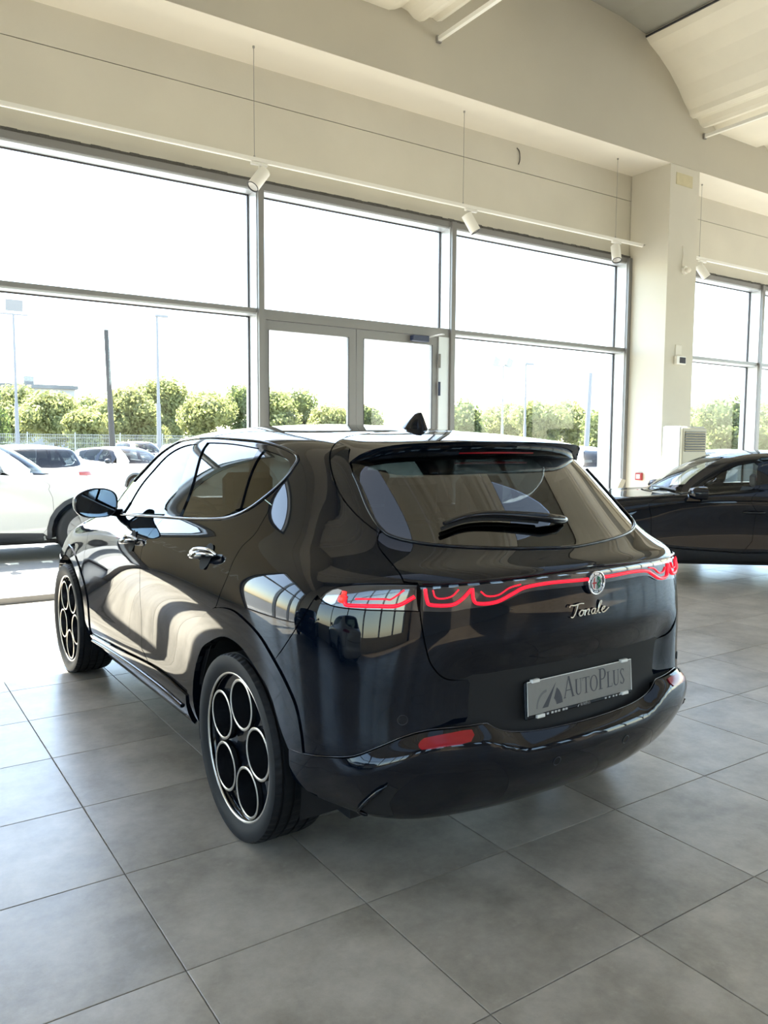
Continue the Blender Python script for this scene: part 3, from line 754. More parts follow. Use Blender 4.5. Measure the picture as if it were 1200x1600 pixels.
# --- tailgate
tg_low = L('tgl')+[(0, UV['tgl'][-1][1])]
def sstep(x, a, b):
    t = np.clip((x-a)/(b-a), 0, 1); return t*t*(3-2*t)
def tg_off(P):
    # the lower part of the tailgate rolls under towards the number plate
    sx, z = np.abs(P[:, 0]), P[:, 2]; return -.034*sstep(.875-z, 0, .15)*(1-sstep(sx, .48, .64))
tail = B.panel('tailgate', [(0, 11.93)]+L('-glass')[:-13]+L('hatch_low')+[(2.5, 10.03)]+tg_low, M_paint, 'C', dv=.15, off_fn=tg_off)[0]
finp = B.panel('tailgate_fin', L('-hatch')[:-9]+[(3.55, 16.2), (3.0, 15.8)]+cut('glass', 0, 3), M_gloss, 'LR', off=-.002)
rglass = B.panel('rear_window', L('glass')+[(0, 11.95), (0, 16.0), (1.5, 15.95), (2.9, 15.8)], G_rear, 'C', off=-.004, skirt=0)[0]
# black ceramic edge of the rear window
gl = crom(UV['glass'])
B.ribC('window_seal', gl+[(0, 11.95)], .006, M_gloss, .001)
# --- rear bumper: upper skin, proud lower skin, diffuser
def plate_recess(P):
    # shallow pocket for the number plate
    sx, z = np.abs(P[:, 0]), P[:, 2]; return -.034*(1-sstep(sx, .46, .63))*(1-sstep(z, .735, .80))
ub = B.panel('rear_bumper', L('-qb')[::-1][::-1]+[(3.98, 9.0)]+L('lightLb')+cut('tgl', 2, 11)+[(0, UV['tgl'][-1][1]), (0, 4.35)]+L('-ledge')+cut('trim', 8, 1)+cut('arch_o', 13, 9), M_paint, 'C', off_fn=plate_recess, dv=.15)[0]
def lower_off(P):
    # a facet that looks up along the top edge, then an upright face that tucks in at the bottom; fades out towards the wheel
    sx, y, z = np.abs(P[:, 0]), P[:, 1], P[:, 2]
    zt = .537+.059*sstep(sx, .28, .47)-.118*sstep(sx, .58, .93)
    t = zt-z; k = 1-sstep(y, -.70, -.50); c = sstep(t, -.035, .060)
    return .003+k*(.036*c-.020*sstep(t, .09, .30))-.012*k*(1-sstep(sx, .36, .56))*(1-c)
def skirt_pt(q, extra, sg):
    P_, n_ = B.S.ev(np.array([q[0]]), np.array([q[1]]), True); o_ = float(lower_off(P_)[0])
    return B.pt(q, o_+extra, sg)
bot = crom([(0, 1.55), (1.2, 1.58), (2.2, 1.68), (3.0, 1.85), (3.6, 1.95), (3.96, 2.05), (4.5, 2.45), (4.62, 3.0)])
lb = B.panel('bumper_skirt', L('trim')+L('ledge')+[(0, 4.35)]+bot, M_paint, 'C', off_fn=lower_off, skirt=.035, dv=.07, du=.12)[0]
B.panel('diffuser', [(0, .05), (0, 1.6), (1.2, 1.63), (2.2, 1.72), (3.0, 1.9), (3.6, 2.0), (3.6, .3), (3.0, .05)], M_satin, 'C', off=-.012, skirt=.02)
B.ribC('diffuser_blade', crom([(2.3, 1.25), (1.6, 1.15), (.7, 1.08), (0, 1.08)]), .008, M_satin, .002)
B.ribC('trim_line', L('trim')+L('ledge')+[(0, 4.35)], .0018, M_dchrome, .002)
# --- wheel-arch trims and sills
B.panel('wheel_arch_trim', L('arch_o')+[UV['trim'][0]]+L('-arch_i'), M_gloss, 'LR', off=.006, skirt=.06)
B.panel('wheel_arch_trim', fo+fi[::-1], M_gloss, 'LR', off=.006, skirt=.06)
B.panel('sill', L('door_low')+[B.uv(.56, .27), B.uv(.6, .255), B.uv(1.3, .25), B.uv(2.1, .25), B.uv(2.17, .32)], M_gloss, 'LR', off=.014, skirt=.05)
sl = [B.uv(.62, .335), B.uv(.9, .345), B.uv(1.3, .345), B.uv(1.7, .335), B.uv(2.1, .315)]
B.ribbon('sill_blade', crom(sl), .010, M_gloss, 'LR', .016)
# --- dark inner shell behind the gaps
arc_r = [B.uv(.06+.455*math.cos(math.radians(a)), .33+.44*math.sin(math.radians(a))) for a in range(178, -1, -8)]
arc_f = [B.uv(2.636+.42*math.cos(math.radians(a)), .352+.42*math.sin(math.radians(a))) for a in range(176, 3, -8)]
shell = [(0, .1), (4.4, .8)]+arc_r+[(7.2, .9), (9.9, .9)]+arc_f+[(13.2, .8), (15, .8), (15, 11.6), (11.2, 11.3), (9.6, 10.75), (8, 11.2), (6.5, 11.9), (5.6, 12.6), (5.0, 13.3), (4.4, 14.3), (4.2, 15), (3.9, 15), (3.4, 13.4), (2.8, 12.55), (1.8, 12.2), (0, 11.75)]
B.panel('inner_shell', shell, M_matte, 'C', off=-.032, skirt=0)
B.panel('headliner', [(0, 17.6), (3.6, 16.6), (4.9, 15.7), (7, 16.3), (10, 16.25), (12.2, 16.3), (15, 16.7), (15, 19), (0, 19)], M_seat, 'C', off=-.03, skirt=0)
# --- side glazing and its black frames
B.panel('front_side_window', L('fg')+[(9.65, 11.25)]+L('-fg_rear'), G_side, 'LR', off=-.006, skirt=0)
B.panel('rear_side_window', L('rg_top', 'rg_rear')+[UV['dlo_low'][5]]+L('-rg_front')[::1], G_dark, 'LR', off=-.006, skirt=0)
B.panel('quarter_window', L('qg'), G_dark, 'LR', off=-.006, skirt=0)
up_in = crom(UV['qg'][:4][::-1]+UV['rg_top'][::-1]+UV['fg'])
B.panel('upper_frame', L('dlo_up')[:-4]+up_in[::-1], M_gloss, 'LR', off=-.001, skirt=.012, gap=0)
B.panel('centre_pillar', [UV['fg_rear'][0]]+L('-rg_front')[::-1]+[UV['dlo_low'][3]]+L('-fg_rear'), M_gloss, 'LR', off=.001, skirt=.02, gap=0)
B.panel('rear_divider', L('rg_rear')+[UV['qg'][-1], UV['qg'][0]], M_gloss, 'LR', off=.0, skirt=.02, gap=0)
B.panel('mirror_sail', [UV['dlo_low'][0], UV['dlo_low'][1], UV['fg'][7], UV['fg'][6], UV['dlo_up'][12], UV['dlo_up'][13]], M_satin, 'LR', off=.001, skirt=.01, gap=0)
B.ribbon('window_trim', crom(UV['dlo_low'][:]), .006, M_dchrome, 'LR', .002)
B.ribbon('window_trim', crom(UV['dlo_up'][:12]), .006, M_gloss, 'LR', .002)
# --- tail lamps
lamp = B.panel('tail_lamp', L('lightLt')+L('-lightLb'), M_smoke, 'LR', off=.003, skirt=.02)
for o, sg in zip(lamp, (-1, 1)):
    def pipe(nm, key, r, mt, off=.006):
        return MB().tube([B.pt(p, off, sg) for p in crom(UV[key])], r, 8).build(nm, mt, o)
    pipe('light_pipe', 'pipeA', .0062, M_redpipe); pipe('light_pipe', 'pipeA2', .0028, M_redpipe)
    MB().tube([B.pt(p, .004, sg) for p in crom([(3.44, 9.45), (3.42, 9.2), (3.43, 8.95)])], [.008]*4+[.014]*4+[.011], 10).build('light_block', M_redglow, o)
    P = [(3.82, 9.05), (3.78, 9.28), (3.68, 9.48), (3.58, 9.55), (3.5, 9.5), (3.52, 9.2), (3.54, 8.9), (3.62, 8.85), (3.75, 8.95)]
    B.panel('clear_lens', P, M_clear, 'L' if sg < 0 else 'R', off=.005, skirt=.004, parent=o, gap=0, du=.1, dv=.1)
strip = B.panel('lamp_strip', L('light2t')+[(0, 10.17), (0, 9.2)]+L('-light2b'), M_smoke, 'C', off=.004, skirt=.02, dv=.15)[0]
for sg in (-1, 1):
    for key, r in (('pipeB', .0058), ('pipeB2', .0026), ('pipeC2', .0026)):
        MB().tube([B.pt(p, .006, sg) for p in crom(UV[key])], r, 8).build('light_pipe', M_redpipe, strip)
ln = crom(UV['pipeC'])+[(0, UV['pipeC'][-1][1])]
pp = [B.pt(p, .006, -1) for p in ln]
MB().tube(pp+[Vector((-p.x, p.y, p.z)) for p in pp[::-1]][1:], .0056, 8).build('light_pipe', M_redpipe, strip)
B.ribC('strip_trim', crom(UV['strip_hi'])+[(0, 10.3)], .0045, M_gloss, .004)
# --- reflectors and parking sensors
B.panel('reflector', crom(UV['reflector']+UV['reflector'][:1], 2), M_red, 'LR', off=.004, skirt=.02, du=.12, dv=.12, off_fn=lower_off)
for sg in (-1, 1):
    for q, of in ((UV['sensor'][0], .0), (UV['sensor'][1], .022)):
        p, nn = (B.pt(q, 0, sg) if of == 0 else skirt_pt(q, 0, sg)), B.nr(q, sg)
        MB().cyl(p-nn*.01, p+nn*.0012, .014, n=20).build('parking_sensor', M_gloss, hero)
        MB().tube([p+nn*.001+(nn.orthogonal().normalized()*math.cos(t)+nn.cross(nn.orthogonal().normalized())*math.sin(t))*.0155 for t in [2*math.pi*k/20 for k in range(20)]], .0012, 5, closed=True).build('sensor_ring', M_satin, hero)
# --- corner vents in the skirt
for sg, sd in ((-1, 'L'), (1, 'R')):
    vp = [(2.95, 2.0), (3.10, 2.25), (2.80, 3.0), (2.62, 3.35), (2.50, 3.2), (2.62, 2.7), (2.55, 2.05)]
    B.panel('corner_vent', vp, M_matte, sd, off=.002, skirt=.004, gap=0, du=.15, dv=.15, off_fn=lower_off)
    MB().tube([skirt_pt(p, .006, sg) for p in crom([(2.97, 2.02), (3.12, 2.25), (2.83, 3.0), (2.64, 3.38)])], [.003]+[.007]*10+[.003]*2, 8).build('vent_blade', M_gloss, hero)
# ------------------------------------------------------------------ wheels
M_bore = mat('dark_alloy_bore', (.035, .037, .042), .22, .7)
def wheel_meshes():
    R, rimr = .348, .279
    prof = [(rimr-.012, -.205), (rimr, -.210), (.295, -.220), (.320, -.225), (.334, -.214), (.3425, -.200), (.346, -.182)]
    for c in (-.148, -.105, -.062, -.018):
        prof += [(.348, c-.010), (.348, c-.0055), (.340, c-.0045), (.340, c+.0045), (.348, c+.0055)]
    prof += [(.346, .0), (.340, .010), (.326, .014), (.297, .011), (rimr, .0), (rimr-.012, -.005)]
    # here x runs from the inner side (-) to the outer side (+); flipped below
    n = 264; v = []; f = []; m = len(prof)
    for i in range(n):
        t = 2*math.pi*i/n
        for k, (r, a) in enumerate(prof):
            if i % 4 == 0 and (r > .3455) and (a > -.012 or a < -.155): r -= .006
            if i % 6 == 3 and -.14 < a < -.03 and r > .3455: r -= .003
            v.append((-a-.014, r*math.cos(t), r*math.sin(t)))
    for i in range(n):
        j = (i+1) % n
        for k in range(m-1): f.append((i*m+k, i*m+k+1, j*m+k+1, j*m+k))
    ty = MB().add(v, f, True).mesh('wheel', M_tyre); ty.set_sharp_from_angle(angle=math.radians(40))
    # rim barrel with lip
    rb = MB().lathe([(.280, -.010), (.279, -.002), (.274, .000), (.267, .004), (.263, .018), (.258, .06), (.253, .19), (.279, .205)], 'x', 72).mesh('rim_barrel', M_gloss)
    lip = MB().lathe([(.2795, -.006), (.2795, -.0125), (.2735, -.0145), (.2680, -.011), (.2680, -.003)], 'x', 96, closed=True).mesh('rim_lip', M_mach)
    # face disc with five round openings
    NR, RC, RH = 5, .1690, .0955
    pts = []; loops = []
    def loop(cx, cy, r, k):
        s0 = len(pts); pts.extend([(cx+r*math.cos(2*math.pi*i/k), cy+r*math.sin(2*math.pi*i/k)) for i in range(k)]); loops.append(list(range(s0, s0+k)))
    loop(0, 0, .2680, 90)
    ang = [math.radians(90+4+72*k) for k in range(NR)]
    for a in ang: loop(RC*math.cos(a), RC*math.sin(a), RH, 40)
    edges = [(l[i], l[(i+1) % len(l)]) for l in loops for i in range(len(l))]
    r = delaunay_2d_cdt([Vector(p) for p in pts], edges, [], 0, 1e-6)
    vs = [tuple(p) for p in r[0]]; fs = []
    for q in r[2]:
        cx, cy = np.mean([vs[i] for i in q], 0)
        if math.hypot(cx, cy) > .2678 or any(math.hypot(cx-RC*math.cos(a), cy-RC*math.sin(a)) < RH*.99 for a in ang): continue
        fs.append(q)
    dish = lambda a, b: .012+.030*(1-min(1, math.hypot(a, b)/.15))**2*1.0
    fd_ = MB().add([(dish(a, b), a, b) for a, b in vs], [tuple(q) for q in fs], True).mesh('rim_face', M_gloss)
    rings = []
    for a in ang:
        cx, cy = RC*math.cos(a), RC*math.sin(a); mb = MB(); k = 44; prof2 = [(.0965, .010), (.0955, -.006), (.0905, -.0090), (.0850, -.006), (.081, .03), (.073, .080)]
        # machined edge first, then the dark bore
        for pr, mi in ((prof2[1:4], 0), (prof2[0:2], 1), (prof2[3:], 1)):
            vv = []; ff = []
            for i in range(k):
                t = 2*math.pi*i/k
                for rr, dx in pr: vv.append((dx, cx+rr*math.cos(t)*1.0, cy+rr*math.sin(t)))
            q = len(pr)
            for i in range(k):
                j = (i+1) % k
                for s_ in range(q-1): ff.append((i*q+s_, i*q+s_+1, j*q+s_+1, j*q+s_))
            mb.add(vv, ff, True, mi)
        rings.append(mb.mesh('rim_ring', [M_mach, M_bore]))
    hub = MB().lathe([(.0, .020), (.026, .021), (.031, .026), (.032, .05)], 'x', 32).mesh('hub_cap', M_gloss)
    disc = MB().lathe([(.05, .088), (.155, .088), (.155, .11), (.05, .11)], 'x', 48, closed=True).mesh('brake_disc', M_disc)
    return ty, rb, lip, fd_, rings, hub, disc
WM = wheel_meshes()
def add_wheel(parent, x, y, z=.348, sg=-1, steer=0., roll=0., scale=1.):
    w = link('wheel', WM[0], parent, (x, y, z)); w.rotation_euler = (roll, 0, (0 if sg < 0 else math.pi)+steer); w.scale = (scale,)*3
    for nm, me in (('rim_barrel', WM[1]), ('rim_lip', WM[2]), ('rim_face', WM[3]), ('hub_cap', WM[5]), ('brake_disc', WM[6])): link(nm, me, w)
    for me in WM[4]: link('rim_ring', me, w)
    return w
for yy in (.015, 2.636):
    for sg in (-1, 1): add_wheel(hero, sg*.895, yy, sg=sg, roll=.10 if yy < 1 else .5)
# wheel wells
for yc, zc, rr in ((.06, .33, .46), (2.636, .352, .44)):
    for sg in (-1, 1):
        mb = MB(); k = 24; v = []; f = []
        for i in range(k+1):
            a = math.radians(-15+210*i/k)
            for xx in (.86, .56): v.append((sg*xx, yc+rr*math.cos(a), zc+rr*math.sin(a)))
        for i in range(k): f.append((2*i, 2*i+1, 2*i+3, 2*i+2))
        v += [(sg*.56, yc, zc)]; c0 = len(v)-1
        for i in range(k): f.append((2*i+1, 2*i+3, c0))
        mb.add(v, f, True); mb.build('wheel_well', M_matte, hero)
# underbody
MB().box(-.70, .70, -.45, 3.1, .20, .24).build('underbody', M_matte, hero)
# ------------------------------------------------------------------ spoiler with brake lamp
Ge = crom([(0, 18.42), (1.7, 18.27), (3.43, 18.0), (4.10, 17.60), (3.88, 16.80), (3.66, 15.99)], 3)
E_ = crom([(0, -.440, 1.488), (.2, -.435, 1.486), (.4, -.405, 1.479), (.5, -.360, 1.467), (.565, -.295, 1.438), (.615, -.235, 1.375)], 3)
rows = []
for g, e in zip(Ge, E_):
    p0 = B.pt(g, .001, 1); e = Vector(e); c = []
    dn = Vector((0, .012, -.02)); inn = Vector((-.04*e.x, .085, -.045))
    mid = p0.lerp(e, .55); mid.z += .006
    rows.append([p0, p0.lerp(mid, .5)+Vector((0, 0, .002)), mid, mid.lerp(e, .6)+Vector((0, 0, .003)), e, e+Vector((0, .004, -.007)), e+dn, e+dn*1.6+inn*.35, e+dn*1.2+inn, p0+Vector((0, .0, -.045))])
q = len(rows[0]); allr = [[Vector((-p.x, p.y, p.z)) for p in r] for r in rows[::-1]][:-1]+rows
v = [p for r in allr for p in r]; f = []
for i in range(len(allr)-1):
    for k in range(q-1): f.append((i*q+k, i*q+k+1, (i+1)*q+k+1, (i+1)*q+k))
sp = MB().add(v, f, True).build('spoiler', M_paint, hero, sharp=40)
bl = []
for x in np.linspace(-.19, .19, 13):
    y = -.44+abs(x)**2*.12; bl.append((x, y+.047, 1.449))
bl_o = MB().tube(bl, .009, 8).build('brake_lamp', M_red, hero); bl_o['label'] = 'dark red high brake lamp'
# ------------------------------------------------------------------ wiper
arm = [B.pt(p, .03, -1) for p in crom([(0.0, 12.85), (.4, 12.98), (.9, 13.08), (1.3, 13.05), (1.72, 12.85)], 4)]
arm = [Vector((.085, -.665, 1.205)), Vector((.05, -.68, 1.208))]+arm[1:]
wr = [.013, .018, .018]+[.017-.010*k/(len(arm)-4) for k in range(len(arm)-3)]
wip = MB().tube(arm, wr, 10, flat=.9).build('rear_wiper', M_gloss, hero)
MB().tube([p+Vector((0, .012, -.018)) for p in arm[3:]], .007, 6).build('wiper_blade', M_matte, wip)
# ------------------------------------------------------------------ aerial fin
zb = B.pt((0, 18.9), 0).z
fin = []; n = 16
base = B.pt((0, 19), 0)
def finring(t):
    # t from 0 base to 1 tip: y range and half width
    y0 = .265-.135*t**1.0; y1 = .055+.035*t; return y0, y1, .042*(1-t)**.7+.004, 1.535+.078*t
rings = []
for t in (0, .12, .3, .5, .7, .88, 1.0):
    y0, y1, hw, z = finring(t); yc, hy = (y0+y1)/2, (y0-y1)/2
    rings.append([(hw*math.sin(a)*(1 if math.cos(a) < 0 else .9), yc+hy*math.cos(a), z) for a in [2*math.pi*k/n for k in range(n)]])
v = [p for r in rings for p in r]; f = [(i*n+k, i*n+(k+1) % n, (i+1)*n+(k+1) % n, (i+1)*n+k) for i in range(len(rings)-1) for k in range(n)]+[tuple(range((len(rings)-1)*n, len(rings)*n))]
v = [(p[0], p[1], p[2]) for p in v]
MB().add(v, [q[::-1] for q in f], True).build('aerial_fin', M_gloss, hero)
# ------------------------------------------------------------------ door mirrors
for sg in (-1, 1):
    # outlines across y: rear rim, then housing bulging forward
    def outline(sc, y, k=28):
        o = []
        for i in range(k):
            a = 2*math.pi*i/k; c, s_ = math.cos(a), math.sin(a)
            x = math.copysign(abs(c)**.72, c)*.102; z = math.copysign(abs(s_)**.75, s_)*.078
            if c > 0: z *= 1-.30*c*max(0, s_)**.5       # outer upper corner falls away
            if c < 0: z *= 1.0
            o.append((sg*(.955+x*sc+(.012 if c > 0 else 0)*sc), y, 1.155+z*sc))
        return o
    rr = [outline(.94, 1.665), outline(1.0, 1.66), outline(1.02, 1.70), outline(.96, 1.76), outline(.80, 1.81), outline(.5, 1.84), outline(.1, 1.85)]
    k = 28; v = [p for r in rr for p in r]; f = [(i*k+j, i*k+(j+1) % k, (i+1)*k+(j+1) % k, (i+1)*k+j) for i in range(len(rr)-1) for j in range(k)]+[tuple(range((len(rr)-1)*k, len(rr)*k))[::-1]]
    if sg > 0: f = [q[::-1] for q in f]
    hs = MB().add(v, f, True).build('door_mirror', M_gloss, hero)
    gl_ = outline(.93, 1.668); M_mir = mat('mirror_glass', (.30, .36, .42), .02, 1) if sg < 0 else M_mir
    MB().add(gl_, [tuple(range(k)) if sg < 0 else tuple(range(k))[::-1]]).build('mirror_glass', M_mir, hs)
    MB().tube([(sg*.80, 1.80, 1.085), (sg*.86, 1.78, 1.095), (sg*.90, 1.75, 1.11)], [.022, .018, .022], 10, flat=1.3).build('mirror_arm', M_gloss, hs)
    # handles
    for door_o, yc, zc in ((rd, .345, 1.022), (fd, 1.31, .985)):
        uvp = [B.uv(yc+d, zc-.012*(d/.1)+.0) for d in (-.115, -.09, -.045, 0, .045, .09, .115)]
        line = [B.pt(p, o_, sg) for p, o_ in zip(uvp, (.012, .026, .036, .038, .036, .026, .012))]
        pa = door_o[0] if sg < 0 else door_o[1]
        hd = MB().tube(line, [.006, .019, .025, .027, .025, .019, .006], 14, flat=.55).build('door_handle', M_gloss, pa)
        rim_l = [p+Vector((sg*.004, 0, .019*w_)) for p, w_ in zip(line, (.1, .75, 1, 1.05, 1, .75, .1))]
        MB().tube(crom([tuple(p) for p in rim_l], 3), .0055, 8).build('chrome_inlay', M_chrome, hd)
        MB().tube(crom([tuple(p+Vector((sg*.012, 0, 0))) for p in line], 3), .005, 8).build('chrome_inlay', M_chrome, hd)
        # flat matte black disc stands in for the shaded recess behind the grip
        c, nn = B.pt(uvp[3], .0015, sg), B.nr(uvp[3], sg); a = nn.cross(Vector((0, 0, 1))).normalized(); b = nn.cross(a)
        MB().add([c+a*.050*math.cos(t)+b*.056*math.sin(t) for t in [2*math.pi*i/24 for i in range(24)]], [tuple(range(24))]).build('handle_cup_shade', M_matte, hd)
# ------------------------------------------------------------------ number plate
PM = Matrix.Translation((0, -.838, .640)) @ Matrix.Rotation(math.radians(90-4), 4, 'X')     # plate page: x right, y up, z out
def plate_box(x0, x1, y0, y1, z0, z1, r=.004):
    mb = MB().bev(x0, x1, y0, y1, z0, z1, r); mb.v = [tuple(PM @ Vector(p)) for p in mb.v]; return mb
holder = plate_box(-.268, .268, -.066, .060, -.012, .0).build('plate_holder', M_gloss, hero)
plate = plate_box(-.262, .262, -.052, .060, .0, .004, .002).build('number_plate', M_plate, hero); plate['label'] = 'grey plate reading AUTOPLUS'
MB().tube([PM @ Vector(p) for p in [(-.262, -.052, .004), (-.262, .06, .004), (.262, .06, .004), (.262, -.052, .004)]], .0016, 6).build('plate_rim', M_clip, plate)
lt = MB(); Pz = PM @ Matrix.Translation((0, 0, .0046))
word(lt, 'AUTOPLUS', .056, Pz @ Matrix.Translation((-.092, -.022, 0)), big=(0, 4), scale=1.30, squash=.95, track=.02)
lt.build('lettering', M_ink, plate)
lg = MB()
tr_ = lambda pts: [Pz @ Vector((a, b, 0)) for a, b in pts]
lg.add(tr_([(-.196, -.036), (-.168, -.036), (-.128, .042)]), [(0, 1, 2)])
for q in _ring(-.150, -.036, .052, .066, .030, .040, 3, 62, 12): lg.add(tr_(q), [(0, 1, 2, 3)])
lg.build('logo', M_ink, plate)
lg2 = MB()
for q in _ring(-.172, -.036, .052, .060, .007, .009, 92, 178, 14): lg2.add(tr_(q), [(0, 1, 2, 3)])
lg2.build('logo', mat('grey_print', (.12, .12, .125), .5), plate)
sw = MB(); Ps = PM @ Matrix.Translation((0, 0, .0006))
word(sw, 'AUTOPLUS', .0085, Ps @ Matrix.Translation((-.008, -.0635, 0)), big=(0, 4), scale=1.3)
sw.add([Ps @ Vector(p) for p in ((-.022, -.0635, 0), (-.017, -.0635, 0), (-.012, -.054, 0))], [(0, 1, 2)])
for x in (-.19, -.172, -.15, -.134, -.118, -.096, -.082): sw.add([Ps @ Vector(p) for p in ((x, -.063, 0), (x+.011, -.063, 0), (x+.011, -.056, 0), (x, -.056, 0))], [(0, 1, 2, 3)])
for x in (.12, .14, .162, .178, .196): sw.add([Ps @ Vector(p) for p in ((x, -.062, 0), (x+.009, -.062, 0), (x+.009, -.0565, 0), (x, -.0565, 0))], [(0, 1, 2, 3)])
sw.build('lettering', M_inkw, holder)['kind'] = 'stuff'
for x, y in ((-.225, .062), (.222, .062), (-.205, -.058), (.222, -.055)):
    plate_box(x-.018, x+.018, y-.007, y+.004, -.004, .010, .002).build('plate_clip', M_clip, plate)
# ------------------------------------------------------------------ badge and model name
bc = B.pt((0, 9.55), .008); bn = B.nr((0, 9.55)); BM = Matrix.Translation((0, bc.y, 1.014)) @ Matrix.Rotation(math.radians(90), 4, 'X')
def page(mb, M, m, name, parent): mb.v = [tuple(M @ Vector(p)) for p in mb.v]; return mb.build(name, m, parent)
badge = page(MB().cyl((0, 0, -.012), (0, 0, .005), .039, n=40), BM, mat('badge_enamel', (.02, .025, .04), .2, coat=1), 'badge', tail)
page(MB().tube([(.038*math.cos(t), .038*math.sin(t), .006) for t in [2*math.pi*k/40 for k in range(40)]], .0035, 8, closed=True), BM, M_chrome, 'badge_ring', badge)
page(MB().tube([(.024*math.cos(t), .024*math.sin(t), .006) for t in [2*math.pi*k/40 for k in range(40)]], .0014, 6, closed=True), BM, M_chrome, 'badge_ring', badge)
hw_ = [(0, .0235)]+[(.0235*math.cos(math.radians(a)), .0235*math.sin(math.radians(a))) for a in range(90, 271, 12)]
page(MB().add([(x, y, .0056) for x, y in hw_], [tuple(range(len(hw_)))]), BM, mat('badge_white', (.55, .55, .53), .3), 'badge_field', badge)
page(MB().add([(-x, y, .0056) for x, y in hw_], [tuple(range(len(hw_)))[::-1]]), BM, mat('badge_pale_blue', (.16, .20, .22), .3), 'badge_field', badge)
page(MB().box(-.0145, -.0095, -.021, .021, .0055, .0068).box(-.0225, -.001, -.003, .003, .0055, .0067), BM, mat('badge_red', (.35, .01, .02), .3), 'badge_cross', badge)
page(MB().tube(crom([(.012, .019, .007), (.005, .014, .007), (.013, .009, .007), (.017, .003, .007), (.008, -.001, .007), (.006, -.007, .007), (.015, -.011, .007), (.010, -.018, .007)]), .0024, 6), BM, mat('badge_green', (.01, .16, .06), .3), 'badge_serpent', badge)
rl = MB()
for k in range(26):
    a = math.radians(150-k*9.5 if k < 13 else -30-(k-13)*9.5); c = Vector((.031*math.cos(a), .031*math.sin(a), .0056)); t = Vector((-math.sin(a), math.cos(a), 0)); r_ = Vector((math.cos(a), math.sin(a), 0))
    if k % 13 in (4, 9): continue
    rl.add([c-t*.0012-r_*.0035, c+t*.0012-r_*.0035, c+t*.0012+r_*.0035, c-t*.0012+r_*.0035], [(0, 1, 2, 3)])
page(rl, BM, M_chrome, 'lettering', badge)['kind'] = 'stuff'
# script lettering
SM = Matrix.Translation((-.122, B.pt((0, 8.15)).y-.004, .905)) @ Matrix.Rotation(math.radians(90), 4, 'X')
strokes = [[(0, .036), (.006, .043), (.02, .041), (.045, .0445), (.06, .043)], [(.036, .042), (.030, .025), (.022, .008), (.014, .001), (.006, .004)],
           [(.058, .020), (.050, .021), (.043, .012), (.045, .003), (.054, .004), (.061, .013), (.058, .020), (.066, .018)],
           [(.070, .021), (.066, .002)], [(.068, .012), (.078, .021), (.085, .019), (.080, .004), (.086, .003)],
           [(.112, .020), (.101, .020), (.095, .010), (.098, .003), (.107, .007), (.113, .020), (.109, .004), (.116, .003)],
           [(.118, .006), (.132, .026), (.139, .041), (.133, .043), (.127, .024), (.126, .005), (.133, .003)],
           [(.137, .010), (.150, .015), (.154, .021), (.147, .022), (.141, .012), (.145, .003), (.156, .005), (.172, .016)]]
nm = MB()
for s_ in strokes:
    pts = crom([(a*1.14, b, 0) for a, b in s_], 4); nm.tube([SM @ Vector(p) for p in pts],   .0027, 6)
page(nm, Matrix.Identity(4), mat('pale_gold_chrome', (.72, .66, .55), .2, .9), 'lettering', tail)
# ------------------------------------------------------------------ cabin seen through the glass
def seat(x, y, w=.50):
    st = MB().bev(x-w/2, x+w/2, y-.02, y+.48, .30, .60, .05).build('seat_cushion', M_seat, hero)
    bk = MB(); bk.prism([(y+.02, .50), (y+.13, .52), (y-.10, 1.13), (y-.19, 1.12)], x-w/2+.02, x+w/2-.02, 'x'); bk.build('seat_back', M_seat, hero)
    return MB().bev(x-.13, x+.13, y-.24, y-.14, 1.14, 1.33, .03).build('headrest', M_seat, hero)
for x in (-.37, .37): seat(x, 1.25)
for x in (-.40, 0, .40): seat(x, .35, .40)
MB().bev(-.70, .70, 1.95, 2.25, .75, 1.04, .05).build('dashboard', M_seat, hero)
MB().tube([(-.37+.18*math.cos(t), 1.83+.05*math.sin(t), .98+.17*math.sin(t)) for t in [2*math.pi*k/28 for k in range(28)]], .014, 8, closed=True).build('steering_wheel', M_seat, hero)
